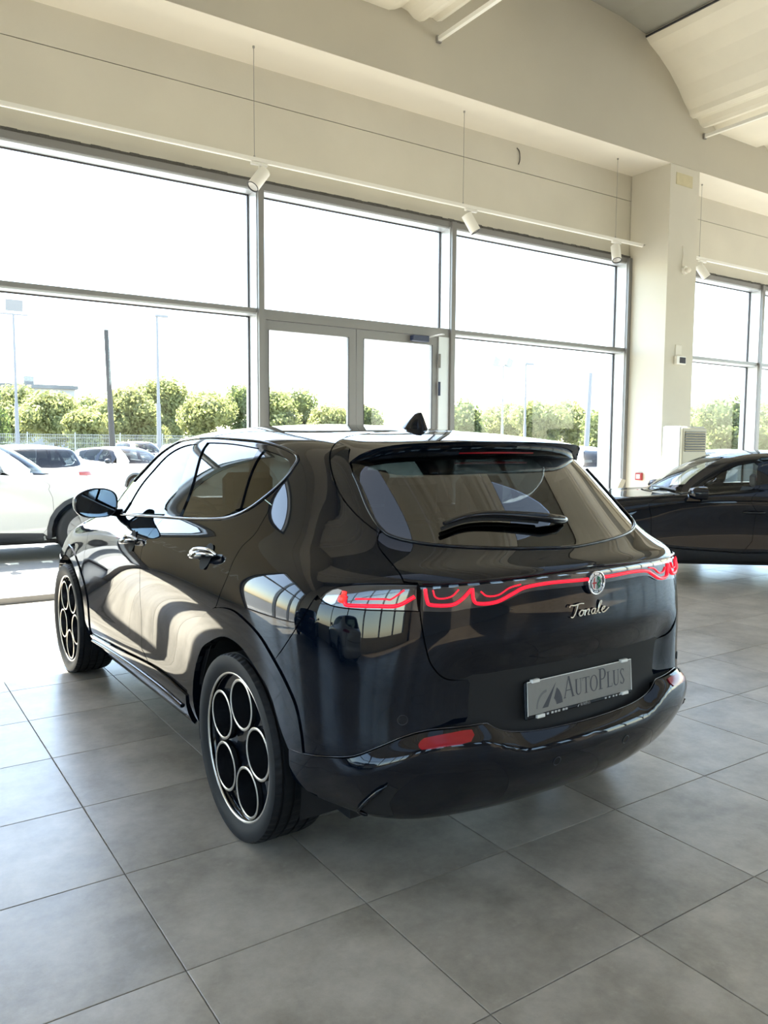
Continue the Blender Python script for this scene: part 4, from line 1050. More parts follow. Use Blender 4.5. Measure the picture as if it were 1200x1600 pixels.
# ------------------------------------------------------------------ the other cars share one simpler builder
def generic_body(Bd, root, paint, gl_side, gl_rear, arches=(0.0, 2.636), lamps=True):
    global B
    keep = B; B = Bd
    farc2 = lambda yc, r, a0, a1, n=12: [Bd.uv(yc+r*math.cos(math.radians(a0+(a1-a0)*k/n)), .345+r*math.sin(math.radians(a0+(a1-a0)*k/n))) for k in range(n+1)]
    ra, fa = farc2(arches[0], .41, 190, -10), farc2(arches[1], .41, 190, -10)
    k = dict(du=.5, dv=.5)
    dl, du_ = UV['dlo_low'], UV['dlo_up']
    p = lambda *a, **kw: Bd.panel(*a, **{**k, **kw})
    door_f = p('front_door', dl[0:4]+UV['bgap']+[UV['door_low'][1]]+UV['fgap'][::-1], paint, 'LR')
    half = [q for q in ra if q[0] >= 5.6]
    p('rear_door', dl[3:9]+UV['rgap'][:-1]+half[::1]+UV['door_low'][3:1:-1]+UV['bgap'][::-1], paint, 'LR')
    back = [q for q in ra if q[0] < 5.6]
    p('quarter_panel', UV['rgap'][:-1]+back[:-1]+[(4.35, 4.6), (3.0, 5.0), (2.35, 8.6), (2.35, 10.0)]+UV['hatch_low'][::-1]+UV['hatch'][9:1:-1]+seam[::3]+[(12.3, 16.95), (12.35, 14), (12.2, 12.9), (11.6, 12.0), (10.05, 11.05)]+du_[::-1]+dl[12:8:-1], paint, 'LR')
    p('roof_panel', [(0, 18.5), (3.43, 18.1), (4.147, 17.06)]+seam[::3]+[(13.6, 16.85), (15, 16.8), (15, 19), (0, 19)], paint, 'C')
    p('front_fender', UV['fgap']+fa+[(13.2, 1.5), (13.2, 8.9), (12, 9.9), (11, 10.5), (10.05, 11.0)], paint, 'LR')
    p('bonnet', [(10.25, 11.05), (11, 10.62), (12, 10.02), (13.2, 9.0), (14, 8.8), (15, 8.75), (15, 12.35), (13.5, 12.3), (12, 12.15), (11.2, 11.8)], paint, 'C')
    p('front_bumper', [(13.25, .3), (15, .3), (15, 8.65), (14, 8.7), (13.25, 8.85)], paint, 'C')
    p('grille', [(14.0, 3.2), (15, 3.0), (15, 6.4), (14.2, 6.2)], M_satin, 'C', off=.004)
    p('tailgate', [(0, 11.9)]+UV['glass'][::-1][:6]+UV['hatch_low']+[(2.3, 8.7), (2.1, 7), (0, 6.6)], paint, 'C')
    p('rear_bumper', [(0, 6.55), (2.1, 6.9), (2.3, 8.4), (2.95, 5.0), (4.3, 4.5)]+[back[-1]]+[(4.5, 1.2), (0, .5)], paint, 'C')
    p('rear_window', UV['glass']+[(0, 11.95), (0, 16.4), (1.5, 16.3), (2.9, 16.1)], gl_rear, 'C', skirt=0, off=-.003)
    p('tailgate_frame', UV['hatch'][2:]+UV['glass'][2::-1]+[(2.9, 16.1), (1.5, 16.3), (0, 16.4), (0, 18.45), (3.43, 18.05)], paint, 'C')
    p('windscreen', [(11.7, 12.35), (13.5, 12.45), (15, 12.5), (15, 16.7), (13.6, 16.75), (12.45, 16.85), (12.45, 15.3), (12.4, 13.6)], gl_side, 'C', skirt=0)
    p('sill', UV['door_low']+[Bd.uv(.5, .25), Bd.uv(2.15, .25)], M_satin, 'LR', off=.01)
    for arc, nm in ((farc2(arches[0], .47, 188, -8)+ra[::-1], 1), (farc2(arches[1], .47, 188, -8)+fa[::-1], 1)): p('wheel_arch_trim', arc, M_satin, 'LR', off=.006, skirt=.05)
    if lamps:
        p('headlamp', [(12.4, 8.0), (13.4, 7.6), (14.1, 7.2), (14.0, 8.2), (13.0, 8.7), (12.5, 8.7)], M_clear, 'LR', off=.006)
        p('tail_lamp', UV['lightLt'][::2]+[(1.6, 9.8), (1.6, 8.8)]+UV['lightLb'][::-2], M_red, 'LR', off=.006)
    p('inner_shell', [(0, .1), (4.4, .8)]+farc2(arches[0], .44, 178, 2)+[(7.2, .9), (9.9, .9)]+farc2(arches[1], .44, 178, 2)+[(13.2, .8), (15, .8), (15, 11.6), (11.2, 11.3), (9.6, 10.75), (8, 11.2), (6.5, 11.9), (5.6, 12.6), (5.0, 13.3), (4.4, 14.3), (3.9, 14.6), (3.4, 13.4), (2.8, 12.55), (1.8, 12.2), (0, 11.75)], M_matte, 'C', off=-.035, skirt=0)
    B = keep
    return door_f
def well(root, yc, sg, zc=.345, rr=.45):
    k = 16; v = []; f = []
    for i in range(k+1):
        a = math.radians(-15+210*i/k)
        for xx in (.86, .56): v.append((sg*xx, yc+rr*math.cos(a), zc+rr*math.sin(a)))
    for i in range(k): f.append((2*i, 2*i+1, 2*i+3, 2*i+2))
    v += [(sg*.56, yc, zc)]
    for i in range(k): f.append((2*i+1, 2*i+3, len(v)-1))
    MB().add(v, f, True).build('wheel_well', M_matte, root)
def cabin(root, zs=1., glass_up=1.0, yo=0.):
    MB().box(-.70, .70, -.45, 3.1, .20, .24).build('underbody', M_matte, root)
    for x in (-.37, .37):
        MB().bev(x-.24, x+.24, 1.2+yo, 1.68+yo, .32*zs, .58*zs, .05).build('seat_cushion', M_seat, root)
        MB().prism([(1.22+yo, .50*zs), (1.34+yo, .52*zs), (1.10+yo, 1.10*zs), (1.01+yo, 1.09*zs)], x-.22, x+.22, 'x').build('seat_back', M_seat, root)
        MB().bev(x-.12, x+.12, .97+yo, 1.06+yo, 1.10*zs, 1.28*zs, .03).build('headrest', M_seat, root)
    for x in (-.38, .38):
        MB().bev(x-.12, x+.12, .12, .20, 1.10*zs, 1.25*zs, .03).build('headrest', M_seat, root)
    MB().bev(-.60, .60, .18, .32, .50*zs, 1.12*zs, .04).build('rear_seat', M_seat, root)
    MB().bev(-.68, .68, 1.95+yo, 2.2+yo, .75*zs, 1.02*zs, .05).build('dashboard', M_seat, root)
    MB().tube([(-.37+.18*math.cos(t), 1.80+yo+.05*math.sin(t), .97*zs+.17*math.sin(t)) for t in [2*math.pi*k/28 for k in range(28)]], .014, 8, closed=True).build('steering_wheel', M_seat, root)
def simple_mirrors(root, y=1.72, z=1.12, paint=None):
    for sg in (-1, 1):
        mb = MB().sphere((sg*.97, y+.05, z), .1, 16, 10, sc=(1.05, .75, .75)); mb.v = [(a, max(b, y), c) for a, b, c in mb.v]
        o = mb.build('door_mirror', paint, root)
        MB().tube([(sg*.80, y+.07, z-.05), (sg*.92, y+.05, z-.04)], .02, 8).build('mirror_arm', M_satin, o)

# --- black hatchback beside the column
def net_hatch():
    N = make_net().copy(); z = N[..., 2].copy(); N[..., 2] = np.where(z < .4, z, .4+(z-.4)*.885)
    w = np.clip((np.arange(N.shape[0])-10.)/2, 0, 1)[:, None]; y = N[..., 1].copy()
    N[..., 1] = np.where(y > .9, .9+(y-.9)*(1-.36*w), y); N[..., 2] -= .045*w*np.clip((y-1.2)/.8, 0, 1)
    return N
hatch = empty('hatchback_car', (9.33, 4.62, 0), math.radians(49.9), 'black hatchback parked side-on in front of the column', 'car')
H = Body(net_hatch(), hatch)
H_win = crom([(10.2, 10.9), (11.0, 12.2), (11.5, 13.3), (11.0, 14.6), (10.3, 15.15), (9.4, 15.2)], 3)
G_clear = glass('clear_car_glass', (.86, .9, .88), .9)
belt = [(8.55, 11.35), (9.1, 11.1), (9.6, 10.9), (10.2, 10.75)]
hp = lambda *a, **kw: H.panel(*a, **{**dict(du=.3, dv=.3), **kw})
hfd = hp('front_door', [(8.42, 11.35)]+belt[1:]+[(10.35, 10.4), (10.3, 9.2), (10.22, 7), (10.2, 3.2), (8.3, 2.6), (8.1, 4), (8.05, 7.5), (8.3, 10)], M_paint, 'LR')
ah = lambda yc, r, a0=190, a1=-10, n=14: [H.uv(yc+r*math.cos(math.radians(a0+(a1-a0)*k/n)), .335+r*math.sin(math.radians(a0+(a1-a0)*k/n))) for k in range(n+1)]
raH = ah(0, .38)
hp('rear_door', [(6.0, 11.9), (7.0, 11.6), (8.42, 11.35), (8.3, 10), (8.05, 7.5), (8.1, 4), (8.3, 2.6), (6.95, 2.9)]+[q for q in raH if q[0] > 6.2][::-1]+[(6.0, 8.5), (5.8, 10.5)], M_paint, 'LR')
hp('quarter_panel', [(5.95, 11.9), (5.75, 10.5), (5.95, 8.5), (6.15, 6.9)]+[q for q in raH if 4.6 < q[0] < 6.15]+[(4.4, 4.6), (3.0, 5.0), (2.35, 8.6), (2.35, 10.0)]+UV['hatch_low'][::-1]+UV['hatch'][9:1:-1]
   + [(4.147, 17.0), (7, 17.1), (10, 17.1), (12.4, 16.7)]+[(12.6, 15.5), (12.6, 14), (12.3, 12.9), (11.4, 11.8), (10.5, 11.0)]+H_win+[(9.3, 15.7), (7, 15.6), (5.6, 15.2), (4.9, 14.4), (5.2, 13)], M_paint, 'LR')
hp('roof_panel', [(0, 18.5), (3.43, 18.1), (4.147, 17.06), (7, 17.15), (10, 17.15), (12.4, 16.75), (13.6, 16.75), (15, 16.7), (15, 19), (0, 19)], M_paint, 'C')
faH = ah(2.62, .38)
hp('front_fender', [(10.35, 10.4), (10.3, 9.2), (10.22, 7), (10.2, 3.2)]+[q for q in faH if q[1] > 1]+[(13.2, 1.5), (13.2, 8.9), (12, 9.9), (11, 10.3)], M_paint, 'LR')
hp('bonnet', [(10.5, 10.55), (11, 10.4), (12, 10.02), (13.2, 9.0), (14, 8.8), (15, 8.75), (15, 12.2), (13.5, 12.2), (12, 12.0), (11.2, 11.4)], M_paint, 'C')
hp('front_bumper', [(13.25, .3), (15, .3), (15, 8.65), (14, 8.7), (13.25, 8.85)], M_paint, 'C')
hp('headlamp', [(12.4, 8.0), (13.4, 7.6), (14.1, 7.2), (14.0, 8.2), (13.0, 8.7), (12.5, 8.7)], M_clear, 'LR', off=.006)
hp('tailgate', [(0, 11.9)]+UV['glass'][::-1][:6]+UV['hatch_low']+[(2.3, 8.7), (2.1, 7), (0, 6.6)], M_paint, 'C')
hp('rear_bumper', [(0, 6.55), (2.1, 6.9), (2.3, 8.4), (2.95, 5.0), (4.35, 4.5), (4.6, 1.2), (0, .5)], M_paint, 'C')
hp('rear_window', UV['glass']+[(0, 11.95), (0, 16.4), (1.5, 16.3), (2.9, 16.1)], G_dark, 'C', skirt=0)
hp('tailgate_frame', UV['hatch'][2:]+UV['glass'][2::-1]+[(2.9, 16.1), (1.5, 16.3), (0, 16.4), (0, 18.45), (3.43, 18.05)], M_paint, 'C')
hp('tail_lamp', UV['lightLt'][::2]+[(1.6, 9.8), (1.6, 8.8)]+UV['lightLb'][::-2], M_red, 'LR', off=.006)
hp('windscreen', [(11.5, 12.0), (13.5, 12.3), (15, 12.3), (15, 16.6), (13.6, 16.65), (12.7, 16.6), (12.7, 15.3), (12.6, 13.6)], G_clear, 'C', skirt=0)
fw_ = [(8.75, 11.55), (9.3, 11.25), (10.05, 11.05)]+[(10.75, 12.2), (11.2, 13.3), (10.8, 14.4), (10.2, 14.9), (9.4, 15.0), (9.05, 14.6), (8.8, 13)]
hp('front_side_window', fw_, G_clear, 'LR', skirt=0, off=-.008)
hp('window_frame', belt[::-1]+[(8.75, 11.55), (9.3, 11.25), (10.05, 11.05), (10.75, 12.2), (11.2, 13.3), (10.8, 14.4), (10.2, 14.9), (9.4, 15.0), (9.05, 14.6), (8.8, 13), (8.75, 11.6), (8.6, 11.5), (8.6, 13), (8.9, 15), (9.4, 15.2)]+H_win[::-1], M_gloss, 'LR', off=-.001, gap=0)
hp('centre_pillar', [(8.55, 11.4), (8.6, 13), (8.9, 15.1), (9.2, 15.3), (8.4, 15.3), (8.2, 13), (8.1, 11.5)], M_gloss, 'LR', off=0, gap=0)
hp('rear_side_window', [(8.1, 11.5), (8.2, 13), (8.4, 15.3), (7, 15.5), (5.7, 15.1), (5.05, 14.3), (5.4, 12.9), (6, 12)], G_dark, 'LR', off=-.006, skirt=0)
hp('sill', [(10.2, 3.1), (8.3, 2.5), (6.95, 2.8), (6.9, 1.0), (10.1, 1.0)], M_satin, 'LR', off=.012, skirt=.03)
hp('inner_shell', [(0, .1), (4.4, .8)]+ah(0, .40, 178, 2)+[(7.2, .9), (9.9, .9)]+ah(2.62, .40, 178, 2)+[(13.2, .8), (15, .8), (15, 11.4), (11.2, 10.9), (9.6, 10.4), (8, 10.8), (6.5, 11.4), (5.6, 12.3), (5.0, 13.0), (4.4, 14.3), (3.9, 14.6), (3.4, 13.4), (2.8, 12.55), (1.8, 12.2), (0, 11.75)], M_matte, 'C', off=-.035, skirt=0)
hp('headliner', [(0, 17.6), (3.6, 16.6), (4.9, 15.9), (7, 16.5), (10, 16.5), (12.2, 16.4), (15, 16.6), (15, 19), (0, 19)], M_seat, 'C', off=-.03, skirt=0)
H.ribbon('crease_line', crom([(3.6, 8.35), (6, 8.45), (8, 8.6), (10.2, 8.75), (11.8, 8.6)]), .006, M_paint, 'LR', -.001)
cabin(hatch, .90, yo=-.25)
for yy in (0, 2.62):
    for sg in (-1, 1): add_wheel(hatch, sg*.88, yy, .335, sg, scale=.9626); well(hatch, yy, sg, .335, .42)
for sg in (-1, 1):
    def ol(sc, y, k=20): return [(sg*(.955+.115*sc*math.copysign(abs(math.cos(2*math.pi*i/k))**.8, math.cos(2*math.pi*i/k))), y, .985+.070*sc*math.copysign(abs(math.sin(2*math.pi*i/k))**.8, math.sin(2*math.pi*i/k))) for i in range(k)]
    rr = [ol(1, 1.72), ol(1.02, 1.76), ol(.95, 1.82), ol(.7, 1.87), ol(.2, 1.89)]
    v = [p for r in rr for p in r]; f = [(i*20+j, i*20+(j+1) % 20, (i+1)*20+(j+1) % 20, (i+1)*20+j) for i in range(4) for j in range(20)]+[tuple(range(80, 100))[::-1]]
    hm = MB().add(v, f if sg < 0 else [q[::-1] for q in f], True).build('door_mirror', M_paint, hatch)
    MB().add(ol(.96, 1.723), [tuple(range(20)) if sg < 0 else tuple(range(20))[::-1]]).build('mirror_glass', M_mir, hm)
    MB().prism([(1.76, .90), (1.90, .90), (1.86, .965), (1.78, .965)], sg*.83, sg*.93, 'x').build('mirror_arm', M_gloss, hm)
    uvp = [H.uv(1.20+d, .785) for d in (-.11, -.08, 0, .08, .11)]
    MB().tube([H.pt(p, o_, sg) for p, o_ in zip(uvp, (.004, .022, .028, .022, .004))], [.006, .012, .013, .012, .006], 8).build('door_handle', M_gloss, hfd[0] if sg < 0 else hfd[1])
MB().tube([(-.62, 1.93, 1.0), (-.35, 2.02, 1.015), (-.1, 2.08, 1.02)], .012, 8).build('wiper', M_satin, hatch)

# --- parked cars outside: one white crossover built once, then copied
M_white = mat('white_car_paint', (.48, .48, .465), .25, coat=1)
M_silver = mat('silver_car_paint', (.34, .36, .38), .3, .4, coat=1)
M_grey = mat('dark_grey_car_paint', (.06, .065, .075), .25, coat=1)
M_blue = mat('blue_car_paint', (.10, .20, .32), .25, coat=1)
PARK_Z = -.08
def parked(name, label, x, y, rz, sc=(1, 1, 1), paint=None):
    r = copy_tree(PROTO); r.name = name; r.location = (x, y, PARK_Z); r.rotation_euler = (0, 0, math.radians(rz)); r.scale = sc; r['label'] = label
    if paint:
        for c in r.children_recursive:
            if c.type == 'MESH' and c.data.materials and c.data.materials[0] == M_white:
                c.material_slots[0].link = 'OBJECT'; c.material_slots[0].material = paint
    return r
def net_suv():
    N = make_net().copy(); w = np.clip((np.arange(N.shape[0])-10.)/2, 0, 1)[:, None]; y = N[..., 1].copy()
    N[..., 1] = np.where(y > .9, .9+(y-.9)*(1-.24*w), y); N[..., 2] -= .02*w*np.clip((y-1.2)/.8, 0, 1); return N
PROTO = empty('parked_suv', (0, 0, PARK_Z), 0, 'white sport utility car parked across the window, nearest outside', 'car', 'cars parked outside')
G_park = glass('parked_car_glass', (.24, .27, .27), .8)
generic_body(Body(net_suv(), PROTO), PROTO, M_white, G_park, G_park)
UVs = UV
_b = Body(net_suv(), PROTO)
for nm, poly in (('front_side_window', UV['fg']+[(9.65, 11.25)]+UV['fg_rear'][::-1]), ('rear_side_window', UV['rg_top']+UV['rg_rear'][1:]+[UV['dlo_low'][5]]+UV['rg_front'][::-1]), ('quarter_window', UV['qg'])):
    _b.panel(nm, poly, G_park, 'LR', off=-.004, skirt=0, du=.5, dv=.5)
_b.panel('centre_pillar', [UV['fg_rear'][0]]+UV['rg_front']+[UV['dlo_low'][3]]+UV['fg_rear'][::-1], M_gloss, 'LR', gap=0, du=.5, dv=.5)
_b.panel('rear_divider', UV['rg_rear']+[UV['qg'][-1], UV['qg'][0]], M_gloss, 'LR', gap=0, du=.5, dv=.5)
_b.panel('upper_frame', UV['dlo_up'][:12]+(UV['qg'][:4][::-1]+UV['rg_top'][::-1]+UV['fg'])[::-1], M_gloss, 'LR', gap=0, du=.5, dv=.5)
cabin(PROTO, yo=-.2); simple_mirrors(PROTO, 1.55, 1.13, M_satin)
tyre_s = MB().lathe([(.225, .0), (.24, -.005), (.30, -.012), (.335, 0), (.345, .03), (.345, .17), (.335, .20), (.24, .205)], 'x', 40).mesh('wheel', M_tyre)
rim_s = MB().lathe([(0, .02), (.05, .02), (.06, .035), (.20, .02), (.225, .0), (.24, .0)], 'x', 30).mesh('rim', M_disc)
spoke = MB()
for k in range(10):
    a = 2*math.pi*k/10; spoke.cbox((.008, .13*math.cos(a), .13*math.sin(a)), (.02, .19, .03), Matrix.Rotation(a, 3, 'X'))
spoke_me = spoke.mesh('spokes', M_disc)
for yy in (0, 2.636):
    for sg in (-1, 1):
        w = link('wheel', tyre_s, PROTO, (sg*.885, yy, .345)); w.rotation_euler = (0, 0, 0 if sg < 0 else math.pi)
        link('rim', rim_s, w); link('spokes', spoke_me, w); well(PROTO, yy, sg)
# place the nearest parked car, then the copies: forward is local +y
PROTO.location = (-.15, 12.1, PARK_Z); PROTO.rotation_euler = (0, 0, math.radians(-93)); PROTO.scale = (1.03, 1.05, 1.06)
parked('parked_car', 'white hatchback seen from behind, beyond the nearest parked car', 2.95, 16.3, 8, (1, .95, .97))
parked('parked_car', 'white car with pale windscreen, nose towards the showroom fence', 6.1, 24.5, 205, (1, 1, .93), M_white)
parked('parked_car', 'small white van-like car by the wire fence', 10.9, 38.0, 190, (1, .95, 1.05))
parked('parked_car', 'silver car half hidden behind the front door pillar of the black crossover', 11.2, 32.0, 160, (1, 1, .98), M_silver)
parked('parked_car', 'white car outside, glimpsed beyond the crossover\'s tail', 17.2, 15.6, 150, (1, 1, .95))
parked('parked_car', 'second white car outside, farther than the one beside the column', 23.5, 21.5, 140, (1, 1, .98))
parked('parked_car', 'dark grey car outside the window past the air conditioner', 29.0, 21.0, 120, (1, 1, .95), M_grey)
parked('parked_car', 'white car seen through the hatchback\'s side windows', 18.6, 11.6, 100, (1, 1, .95))
parked('parked_car', 'blue car parked beyond the hatchback\'s windows', 24.6, 14.6, 110, (1, 1, .93), M_blue)
# two added cars stand unseen inside, only to be mirrored in the crossover's flank
for nm_, lab_, x_, y_, rz_, pt_ in (('unseen_showroom_car', 'black car out of frame, added for its reflection in the rear door', -3.1, 4.4, 80, M_paint), ('unseen_showroom_car', 'white car standing farther along, mirrored in the crossover\'s flank', -3.4, .6, 70, M_white)):
    c_ = parked(nm_, lab_, x_, y_, rz_, (1, 1, .96), pt_ if pt_ is not M_white else None); c_.location.z = .001; c_['group'] = 'cars added out of frame'
# ------------------------------------------------------------------ things in the room
# track lights along the window
def track(x0, x1, rods, label, end_cable=False):
    t = empty('lighting_track', ((x0+x1)/2, 7.5, 4.30), 0, label, 'track'); c = (x0+x1)/2
    MB().box(x0-c, x1-c, -.018, .018, -.018, .018).build('rail', M_trackw, t)
    MB().box(x0-c, x1-c, -.010, .010, -.024, -.0185).build('contact_strip', mat('warm_white_strip', (.95, .92, .85), .4), t)
    for x in rods:
        MB().cyl((x-c, 0, .018), (x-c, 0, SOF-4.30), .0035, n=6).build('hanger_rod', M_wire, t)
        MB().cyl((x-c, 0, SOF-4.30-.02), (x-c, 0, SOF-4.30), .012, n=10).build('ceiling_cup', M_wire, t)
        MB().cyl((x-c, 0, .018), (x-c, 0, .035), .010, n=10).build('rail_clip', M_wire, t)
    if end_cable: MB().tube(crom([(x1-c, 0, .0), (x1-c+.06, .01, .015), (x1-c+.10, .04, .03), (x1-c+.115, .09, .02)]), .008, 6).build('end_cable', M_wire, t)
    return t
track(GX0+.1, 9.40, (.6, 3.45, 6.13, 8.83), 'long white lighting track hung in front of the shop windows', True)
track(10.32, 16.5, (10.72, 13.6), 'white lighting track hung beyond the column')
def spot(x, aim, label):
    s = empty('spotlight', (x, 7.5, 4.276), 0, label, 'spotlight', 'white spotlights on the window track')
    MB().bev(-.09, .09, -.018, .018, -.028, 0, .004).build('adapter', M_trackw, s)
    MB().cyl((0, 0, -.026), (0, 0, -.125), .009, n=10).build('stem', M_trackw, s)
    R_ = Vector((0, 0, -1)).rotation_difference(Vector(aim)).to_matrix()
    def rot(mb):
        mb.v = [tuple(R_ @ (Vector(p)*1.22)+Vector((0, 0, -.15))) for p in mb.v]; return mb
    b = rot(MB().lathe([(0, .085), (.050, .085), (.052, .08), (.052, -.10), (.050, -.104), (.046, -.104), (.044, -.09)], 'z', 28)).build('lamp_body', M_trackw, s, sharp=35)
    rot(MB().lathe([(.051, -.100), (.0535, -.106), (.046, -.1065), (.044, -.098)], 'z', 28, closed=True)).build('bezel', M_gask, b)
    rot(MB().lathe([(.0445, -.094), (.03, -.07), (0, -.06)], 'z', 24)).build('reflector', M_lens, b)
    return s
spot(3.50, (-.62, -.10, -.8), 'white spotlight hung above the left door jamb')
spot(6.25, (.42, -.24, -.8), 'white spotlight above the door closer, tipped sideways')
spot(8.85, (-.22, -.34, -.9), 'white spotlight at the column end of the track')
spot(10.80, (.48, -.30, -.75), 'white spotlight just beyond the column')
# rails under the roof wings
for x, lab in ((5.5, 'white linear lamp rail under the roof, nearer the door'), (10.29, 'white linear lamp rail under the roof, beyond the column'), (3.0, 'white linear lamp rail under the roof, behind the beam corner'), (-1.2, 'white linear lamp rail under the roof, out by the side wall')):
    r = empty('lamp_rail', (x, 0, 5.88), 0, lab, 'lamp', 'linear lamp rails under the roof')
    MB().box(-.022, .022, -9, 7.17, -.022, .022).build('rail', M_trackw, r)
    if x > 4: MB().box(-.03, .03, 7.17, 7.20, -.035, .035).build('end_bracket', M_wire, r)
    for y in (-6, -3, 0, 3, 6.2):
        MB().cyl((0, y, .02), (0, y, .14), .004, n=6).build('hanger_rod', M_wire, r)
    for y in (-5, -2, 1, 4.2): MB().bev(-.03, .03, y, y+1.5, -.05, -.018, .006).build('lamp_body', M_trackw, r)
# on the column
th = empty('thermostat', (9.89, 7.2, 2.70), 0, 'small white control box with dark screen on the column', 'control box')
MB().bev(-.10, .12, -.05, 0, -.06, .06, .008).build('case', M_trackw, th)
MB().box(-.035, .10, -.053, -.048, -.042, .042).build('screen', mat('dark_screen', (.02, .012, .02), .5, 0, .2), th)
MB().bev(-.08, .06, -.012, 0, .075, .22, .004).build('back_plate', M_soff, th)
sn = empty('motion_sensor', (9.94, 7.2, 3.97), 0, 'round white sensor on the column above the control box', 'sensor')
MB().cyl((0, 0, 0), (0, -.04, 0), .055, n=24).build('base', M_trackw, sn)
MB().sphere((.01, -.06, -.005), .045, 16, 10, sc=(1.3, .9, .8)).build('dome', M_soff, sn)
MB().tube(crom([(-.03, -.006, .02), (-.05, -.006, .12), (-.035, -.006, .2), (-.05, -.006, .33)]), .004, 6).build('cable', M_soff, sn)
stk = MB().box(9.70, 10.06, 7.192, 7.2, 5.12, 5.28).build('paper_notice', mat('yellowed_paper', (.56, .50, .32), .8, noise=(9, .06))); tag(stk, 'yellowed paper patch at the top of the column', 'notice')
al = empty('fire_alarm', (9.575, 7.55, 1.03), 0, 'red and white call point on the lit side of the column', 'alarm')
MB().bev(-.045, 0, -.055, .055, -.055, .055, .006).build('case', mat('alarm_red', (.30, .03, .03), .5), al)
MB().box(-.048, -.044, -.03, .03, -.03, .03).build('window', M_trackw, al)
cbl = MB().tube(crom([(7.31, 7.862, 5.31), (7.35, 7.857, 5.27), (7.36, 7.857, 5.17), (7.34, 7.858, 5.11)]), .007, 6).build('loose_cable', M_foam); tag(cbl, 'short loose cable end on the wall above the window', 'cable')
# air conditioner
ac = empty('air_conditioner', (9.705, 6.915, 0), 0, 'cream floor-standing air conditioner against the column', 'air conditioner')
M_cream = mat('cream_enamel', (.46, .42, .30), .45); M_acw = mat('white_enamel', (.55, .55, .535), .4)
MB().bev(-.275, .275, -.13, .165, 0, 1.75, .012).build('body', M_acw, ac)
MB().bev(-.270, .270, -.165, -.12, .02, 1.73, .010).build('front_panel', M_cream, ac)
MB().box(-.225, .235, -.168, -.160, 1.40, 1.68).build('outlet', M_black, ac)
for k in range(8): MB().cbox((.005, -.172, 1.42+k*.035), (.46, .020, .010), Matrix.Rotation(math.radians(25), 3, 'X')).build('slat', M_cream, ac)
MB().box(-.02, .06, -.170, -.164, 1.17, 1.27).build('display', mat('ac_display', (.05, .045, .03), .3), ac)
for k in range(3): MB().box(-.03+k*.04, -.005+k*.04, -.169, -.164, 1.10, 1.13).build('button', M_acw, ac)
# leaning cream board by the window
bd = MB(); bd.prism([(-.70, 0), (-.58, 0), (.075, 1.0), (-.03, 1.015)], -.02, .02, 'y'); 
bdo = bd.build('leaning_board', mat('cream_board', (.60, .55, .44), .6), None, (8.93, 7.35, 0)); tag(bdo, 'narrow cream board leaning by the window behind the crossover', 'board')
# sign wall out of the picture, seen mirrored in the car's flank
sg_ = empty('wall_sign', (-.81, 7.865, 1.9), 0, 'AUTOPLUS lettering on the wall bay beside the windows', 'sign')
sm_ = MB(); SMx = Matrix.Rotation(math.radians(90), 4, 'X')
MB().box(-.77, .77, -.03, 0, -1.85, 1.9).build('sign_board', mat('sign_board_beige', (.46, .39, .27), .6), sg_)
word(sm_, 'AUTOPLUS', .25, Matrix.Translation((-.70, -.045, -.45)) @ SMx, big=(0, 4), scale=1.3, squash=.9)
sm_.build('lettering', M_trackw, sg_)
# ------------------------------------------------------------------ outside
M_asph = mat('sunlit_asphalt', (.17, .17, .165), .85, noise=(.35, .18, 6), bump=(80, .3))
M_pave = mat('pale_pavement', (.34, .33, .31), .8, noise=(1.2, .1))
gnd = MB().box(-60, 160, 8.15, 180, -.5, -.08).build('ground', M_asph); tag(gnd, 'sunlit asphalt car park outside', None, None, 'structure')
pv = MB().box(-20, 40, 8.15, 9.5, -.09, -.02).build('pavement', M_pave); tag(pv, 'pale pavement along the shop front', None, None, 'structure')
far = MB().box(-400, 900, 180, 900, -.6, -.3).build('field', mat('dry_field', (.16, .18, .08), .9)); tag(far, 'dry field behind the trees', None, None, 'structure')
side = MB().box(-60, X0-.31, -60, 8.15, -.5, -.08).build('ground_side', M_asph); tag(side, 'asphalt yard beside the showroom', None, None, 'structure')
side2 = MB().box(X1+.31, 160, -60, 8.15, -.5, -.08).build('bounce_ground', M_pave); tag(side2, 'unseen pale ground past the far side wall, added for warm bounce light', None, None, 'structure')  # unseen ground added to bounce warm light indoors
# fence
M_fence = mat('galvanised_fence', (.30, .31, .29), .5, .4)
fn = empty('wire_fence', (0, 47, -.08), 0, 'tall galvanised wire mesh fence along the car park', 'fence')
pm = MB()
for k in range(26): pm.box(k*.096-.009, k*.096+.009, -.008, .008, .02, 2.05)
for z in (.05, .35, .65, .95, 1.25, 1.55, 1.85, 2.03): pm.box(0, 2.48, -.01, .01, z-.010, z+.010)
pm_me = pm.mesh('mesh_panel', M_fence); pst = MB().box(-.03, .03, -.03, .03, 0, 2.15).mesh('post', M_fence)
for i in range(36):
    link('mesh_panel', pm_me, fn, (-2+i*2.5, 0, 0)); link('post', pst, fn, (-2+i*2.5-.02, 0, 0))
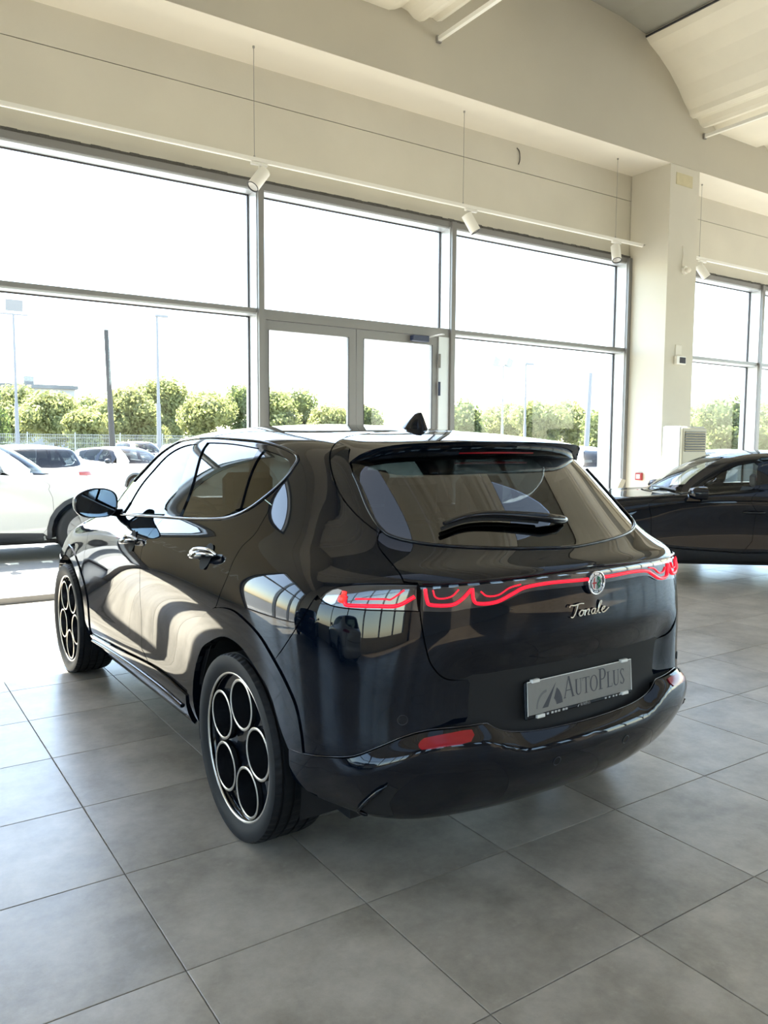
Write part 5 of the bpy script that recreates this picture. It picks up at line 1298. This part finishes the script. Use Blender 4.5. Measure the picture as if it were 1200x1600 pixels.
# trees
M_leaf = [mat('leaf_olive', (.140, .160, .070), .6, rand=.0, noise=(.9, .35), spec=.12), mat('leaf_light', (.225, .230, .105), .6, noise=(.9, .3), spec=.12), mat('leaf_deep', (.085, .115, .045), .6, noise=(.9, .3), spec=.12)]
for m_ in M_leaf:
    # thin leaves let the sun behind them glow through
    nt_ = m_.node_tree; pb_ = nt_.nodes['Principled BSDF']; o_ = nt_.nodes['Material Output']
    tr_n = nt_.nodes.new('ShaderNodeBsdfTranslucent'); mx_ = nt_.nodes.new('ShaderNodeMixShader'); mx_.inputs[0].default_value = .5
    g_ = nt_.nodes.new('ShaderNodeMix'); g_.data_type = 'RGBA'; g_.blend_type = 'MULTIPLY'; g_.inputs[0].default_value = 1; g_.inputs[7].default_value = (1.7, 1.72, 1.3, 1)
    nt_.links.new(pb_.inputs['Base Color'].links[0].from_socket, g_.inputs[6]); nt_.links.new(g_.outputs[2], tr_n.inputs[0])
    nt_.links.new(pb_.outputs[0], mx_.inputs[1]); nt_.links.new(tr_n.outputs[0], mx_.inputs[2]); nt_.links.new(mx_.outputs[0], o_.inputs[0])
M_bark = mat('bark', (.10, .075, .05), .9)
def tree(px, depth, top_z, rad, kind, label, sq=.8):
    """a crown of many small leaf blades on several lobes; px is only used to find the bearing"""
    a = YAW+math.atan((px-600)/1235.8); d = depth/math.cos(a-YAW)
    x, y = d*math.sin(a), d*math.cos(a)
    r = random.Random(int(px*7+depth)); t = empty('tree', (x, y, -.08), 0, label, 'tree', 'trees beyond the fence')
    MB().cyl((0, 0, 0), (.1, 0, top_z*.5), .16, .10, 8).build('trunk', M_bark, t)
    lobes = []; h = top_z; n = 9
    for i in range(n):
        u = r.uniform(0, 2*math.pi); q = r.uniform(.0, .62)*rad; zz = r.uniform(.30, .80)*h; s_ = r.uniform(.36, .52)*rad
        lobes.append((q*math.cos(u), q*math.sin(u), min(zz, h-s_*sq), s_))
    lobes.append((0, 0, h-rad*.5*sq, rad*.5))
    core = MB(); v = []; f = []
    for cx, cy, cz, s_ in lobes:
        core.sphere((cx, cy, cz), s_*.70, 10, 7, sc=(1, 1, sq))
        m = int(560*(s_/1.2)**1.4)+90
        for _ in range(m):
            z_ = r.uniform(-1, 1); th_ = r.uniform(0, 2*math.pi); w_ = math.sqrt(1-z_*z_); k_ = s_*r.uniform(.74, 1.12)
            p = Vector((cx+k_*w_*math.cos(th_), cy+k_*w_*math.sin(th_), cz+k_*z_*sq))
            nrm = Vector((w_*math.cos(th_), w_*math.sin(th_), z_)); nrm = (nrm+Vector((r.gauss(0, .5), r.gauss(0, .5), r.gauss(0, .5)))).normalized()
            aa = nrm.orthogonal().normalized(); aa = (Matrix.Rotation(r.uniform(0, 6.28), 3, nrm) @ aa); bb = nrm.cross(aa); L_ = r.uniform(.09, .20)
            k0 = len(v); v += [p-aa*L_, p+bb*L_*.55, p+aa*L_, p-bb*L_*.55]; f.append((k0, k0+1, k0+2, k0+3))
    cr = MB().add(v, f).build('crown', M_leaf[kind], t)
    core.build('inner_crown', M_leaf[2 if kind == 2 else 0], t)
    return t
TREES = [(-35, 62, 6.8, 3.4, 2), (30, 72, 6.9, 3.4, 1), (88, 60, 5.4, 3.0, 1), (142, 68, 5.7, 3.2, 1), (126, 50.5, 3.6, 1.9, 1), (205, 59, 5.8, 3.0, 1), (262, 69, 7.4, 3.4, 1), (322, 58, 5.4, 3.0, 1), (376, 78, 7.4, 2.8, 0),
         (425, 61, 5.9, 3.0, 1), (470, 70, 6.4, 3.2, 0), (512, 60, 4.6, 2.6, 1), (566, 70, 5.0, 2.4, 0), (722, 58, 4.9, 2.5, 0), (786, 66, 5.1, 3.4, 1), (835, 56, 4.8, 2.3, 1), (880, 62, 5.2, 2.5, 1), (932, 52, 3.8, 2.2, 0), (970, 78, 6.0, 2.3, 0),
         (1096, 64, 5.2, 2.9, 1), (1136, 54, 4.9, 2.8, 0), (1182, 66, 5.4, 2.5, 1), (1236, 50, 4.6, 2.2, 0)]
tl = ['tall deep green tree at the edge of the window', 'broad yellow-green tree behind the first lamp post', 'rounded pale tree right of the first lamp post', 'low spreading tree near the timber pole', 'small bright bush in front of the wire fence',
      'leafy tree just past the timber pole', 'largest pale crown behind the second lamp post', 'drooping yellow-green tree above the crossover\'s front window', 'dark tree cut by the door mullion',
      'tall tree seen through the left pane of the door', 'olive tree in the middle of the door\'s left pane', 'pale tree next to the meeting stiles of the door', 'small far tree in the door\'s right pane', 'dark round tree right of the door jamb', 'wide tree under the twin floodlight',
      'bushy tree behind the slim lamp post', 'tallest pale tree over the crossover\'s roof edge', 'low dark tree at the leaning pole', 'dark tree beside the white post', 'pale tree left of the far mullion behind the air conditioner', 'dense olive tree beyond the far window', 'bright tree at the far mullion', 'outermost olive tree at the picture\'s edge']
for q, l in zip(TREES, tl): tree(*q, l)
# poles
def bearing(px, depth):
    a = YAW+math.atan((px-600)/1235.8); d = depth/math.cos(a-YAW); return d*math.sin(a), d*math.cos(a)
M_pole = mat('painted_steel_pole', (.22, .22, .225), .6); M_timber = mat('weathered_timber', (.06, .055, .05), .9)
def lamp_post(px, depth, h, label, head='flood', r0=.085):
    x, y = bearing(px, depth); p = empty('lamp_post', (x, y, -.08), 0, label, 'lamp post', 'lamp posts in the car park')
    MB().cyl((0, 0, 0), (0, 0, h*.45), r0*1.25, r0, 12).cyl((0, 0, h*.45), (0, 0, h), r0*.75, r0*.6, 12).build('pole', M_pole, p)
    if head == 'flood':
        MB().box(-.65, .65, -.05, .05, h-.03, h+.03).build('cross_arm', M_pole, p)
        for s_ in (-.22,): MB().cbox((s_+.25, -.05, h+.42), (.75, .18, .55), Matrix.Rotation(.35, 3, 'X')).build('floodlight', M_pole, p)
    elif head == 'twin':
        for s_ in (-.6, .35): MB().cbox((s_, -.05, h+.2), (.42, .2, .45), Matrix.Rotation(.4, 3, 'Y')).build('floodlight', M_pole, p)
        MB().box(-.7, .6, -.04, .04, h-.03, h+.03).build('cross_arm', M_pole, p)
    else: MB().bev(-.1, .55, -.1, .1, h-.03, h+.09, .02).build('lamp_head', M_pole, p)
lamp_post(29, 38, 7.6, 'lamp post with a square floodlight, leftmost in the window')
lamp_post(249.5, 40, 7.85, 'slim lamp post right of the timber pole', 'small', .10)
lamp_post(783, 44, 5.9, 'lamp post with twin floodlights behind the crossover\'s roof', 'twin', .07)
lamp_post(818, 44, 6.0, 'slim lamp post beside the twin floodlight', 'small', .08)
lamp_post(1152, 50, 5.2, 'thin lamp post in the window past the column', 'none', .05)
for px, tp, dp, h, lab, lean in ((178, 176, 36, 6.6, 'dark leaning timber pole between two lamp posts', .25), (913, 920, 40, 5.2, 'pale leaning pole near the white post', -.3)):
    x, y = bearing(px, dp); o = MB().cyl((0, 0, 0), (-lean*.8, 0, h), .14, .10, 12).build('utility_pole', M_timber if px < 500 else M_pole, None, (x, y, -.08)); tag(o, lab, 'pole')
x, y = bearing(947, 14.5); wp = MB().bev(-.13, .13, -.13, .13, 0, 2.25, .02).build('white_post', M_white, None, (x, y, -.08)); tag(wp, 'white square post outside beside the last parked cars', 'post')
# low house behind the trees and hills
hb = empty('far_house', (16.6, 95, -.08), 0, 'flat roofed house showing over the trees', 'house')
MB().box(-4, 4, -3, 3, 0, 7.4).build('walls', M_pave, hb); MB().box(-4.3, 4.3, -3.3, 3.3, 7.4, 7.8).build('roof', M_asph, hb); MB().box(-.8, .2, -1, 0, 7.8, 8.8).build('chimney', M_asph, hb)
def ridge(name, pts, depth, label, m):
    v = []; n = len(pts)
    for px, z in pts:
        x, y = bearing(px, depth); v += [(x, y, -5), (x, y, z), (x*1.25, y*1.25, -5)]
    f = []
    for i in range(n-1):
        a, b = 3*i, 3*(i+1); f += [(a, b, b+1, a+1), (a+1, b+1, b+2, a+2)]
    o = MB().add(v, f).build(name, m); tag(o, label, None, None, 'structure'); return o
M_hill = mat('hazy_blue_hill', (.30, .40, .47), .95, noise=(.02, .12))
rp = [(1020, 5), (1060, 18), (1085, 32), (1105, 46), (1118, 54), (1130, 55), (1142, 60), (1160, 72), (1180, 84), (1210, 92), (1260, 100), (1330, 80), (1420, 20)]
ridge('hill', rp, 1150, 'hazy blue hill beyond the trees', M_hill)
bpy.context.view_layer.update()
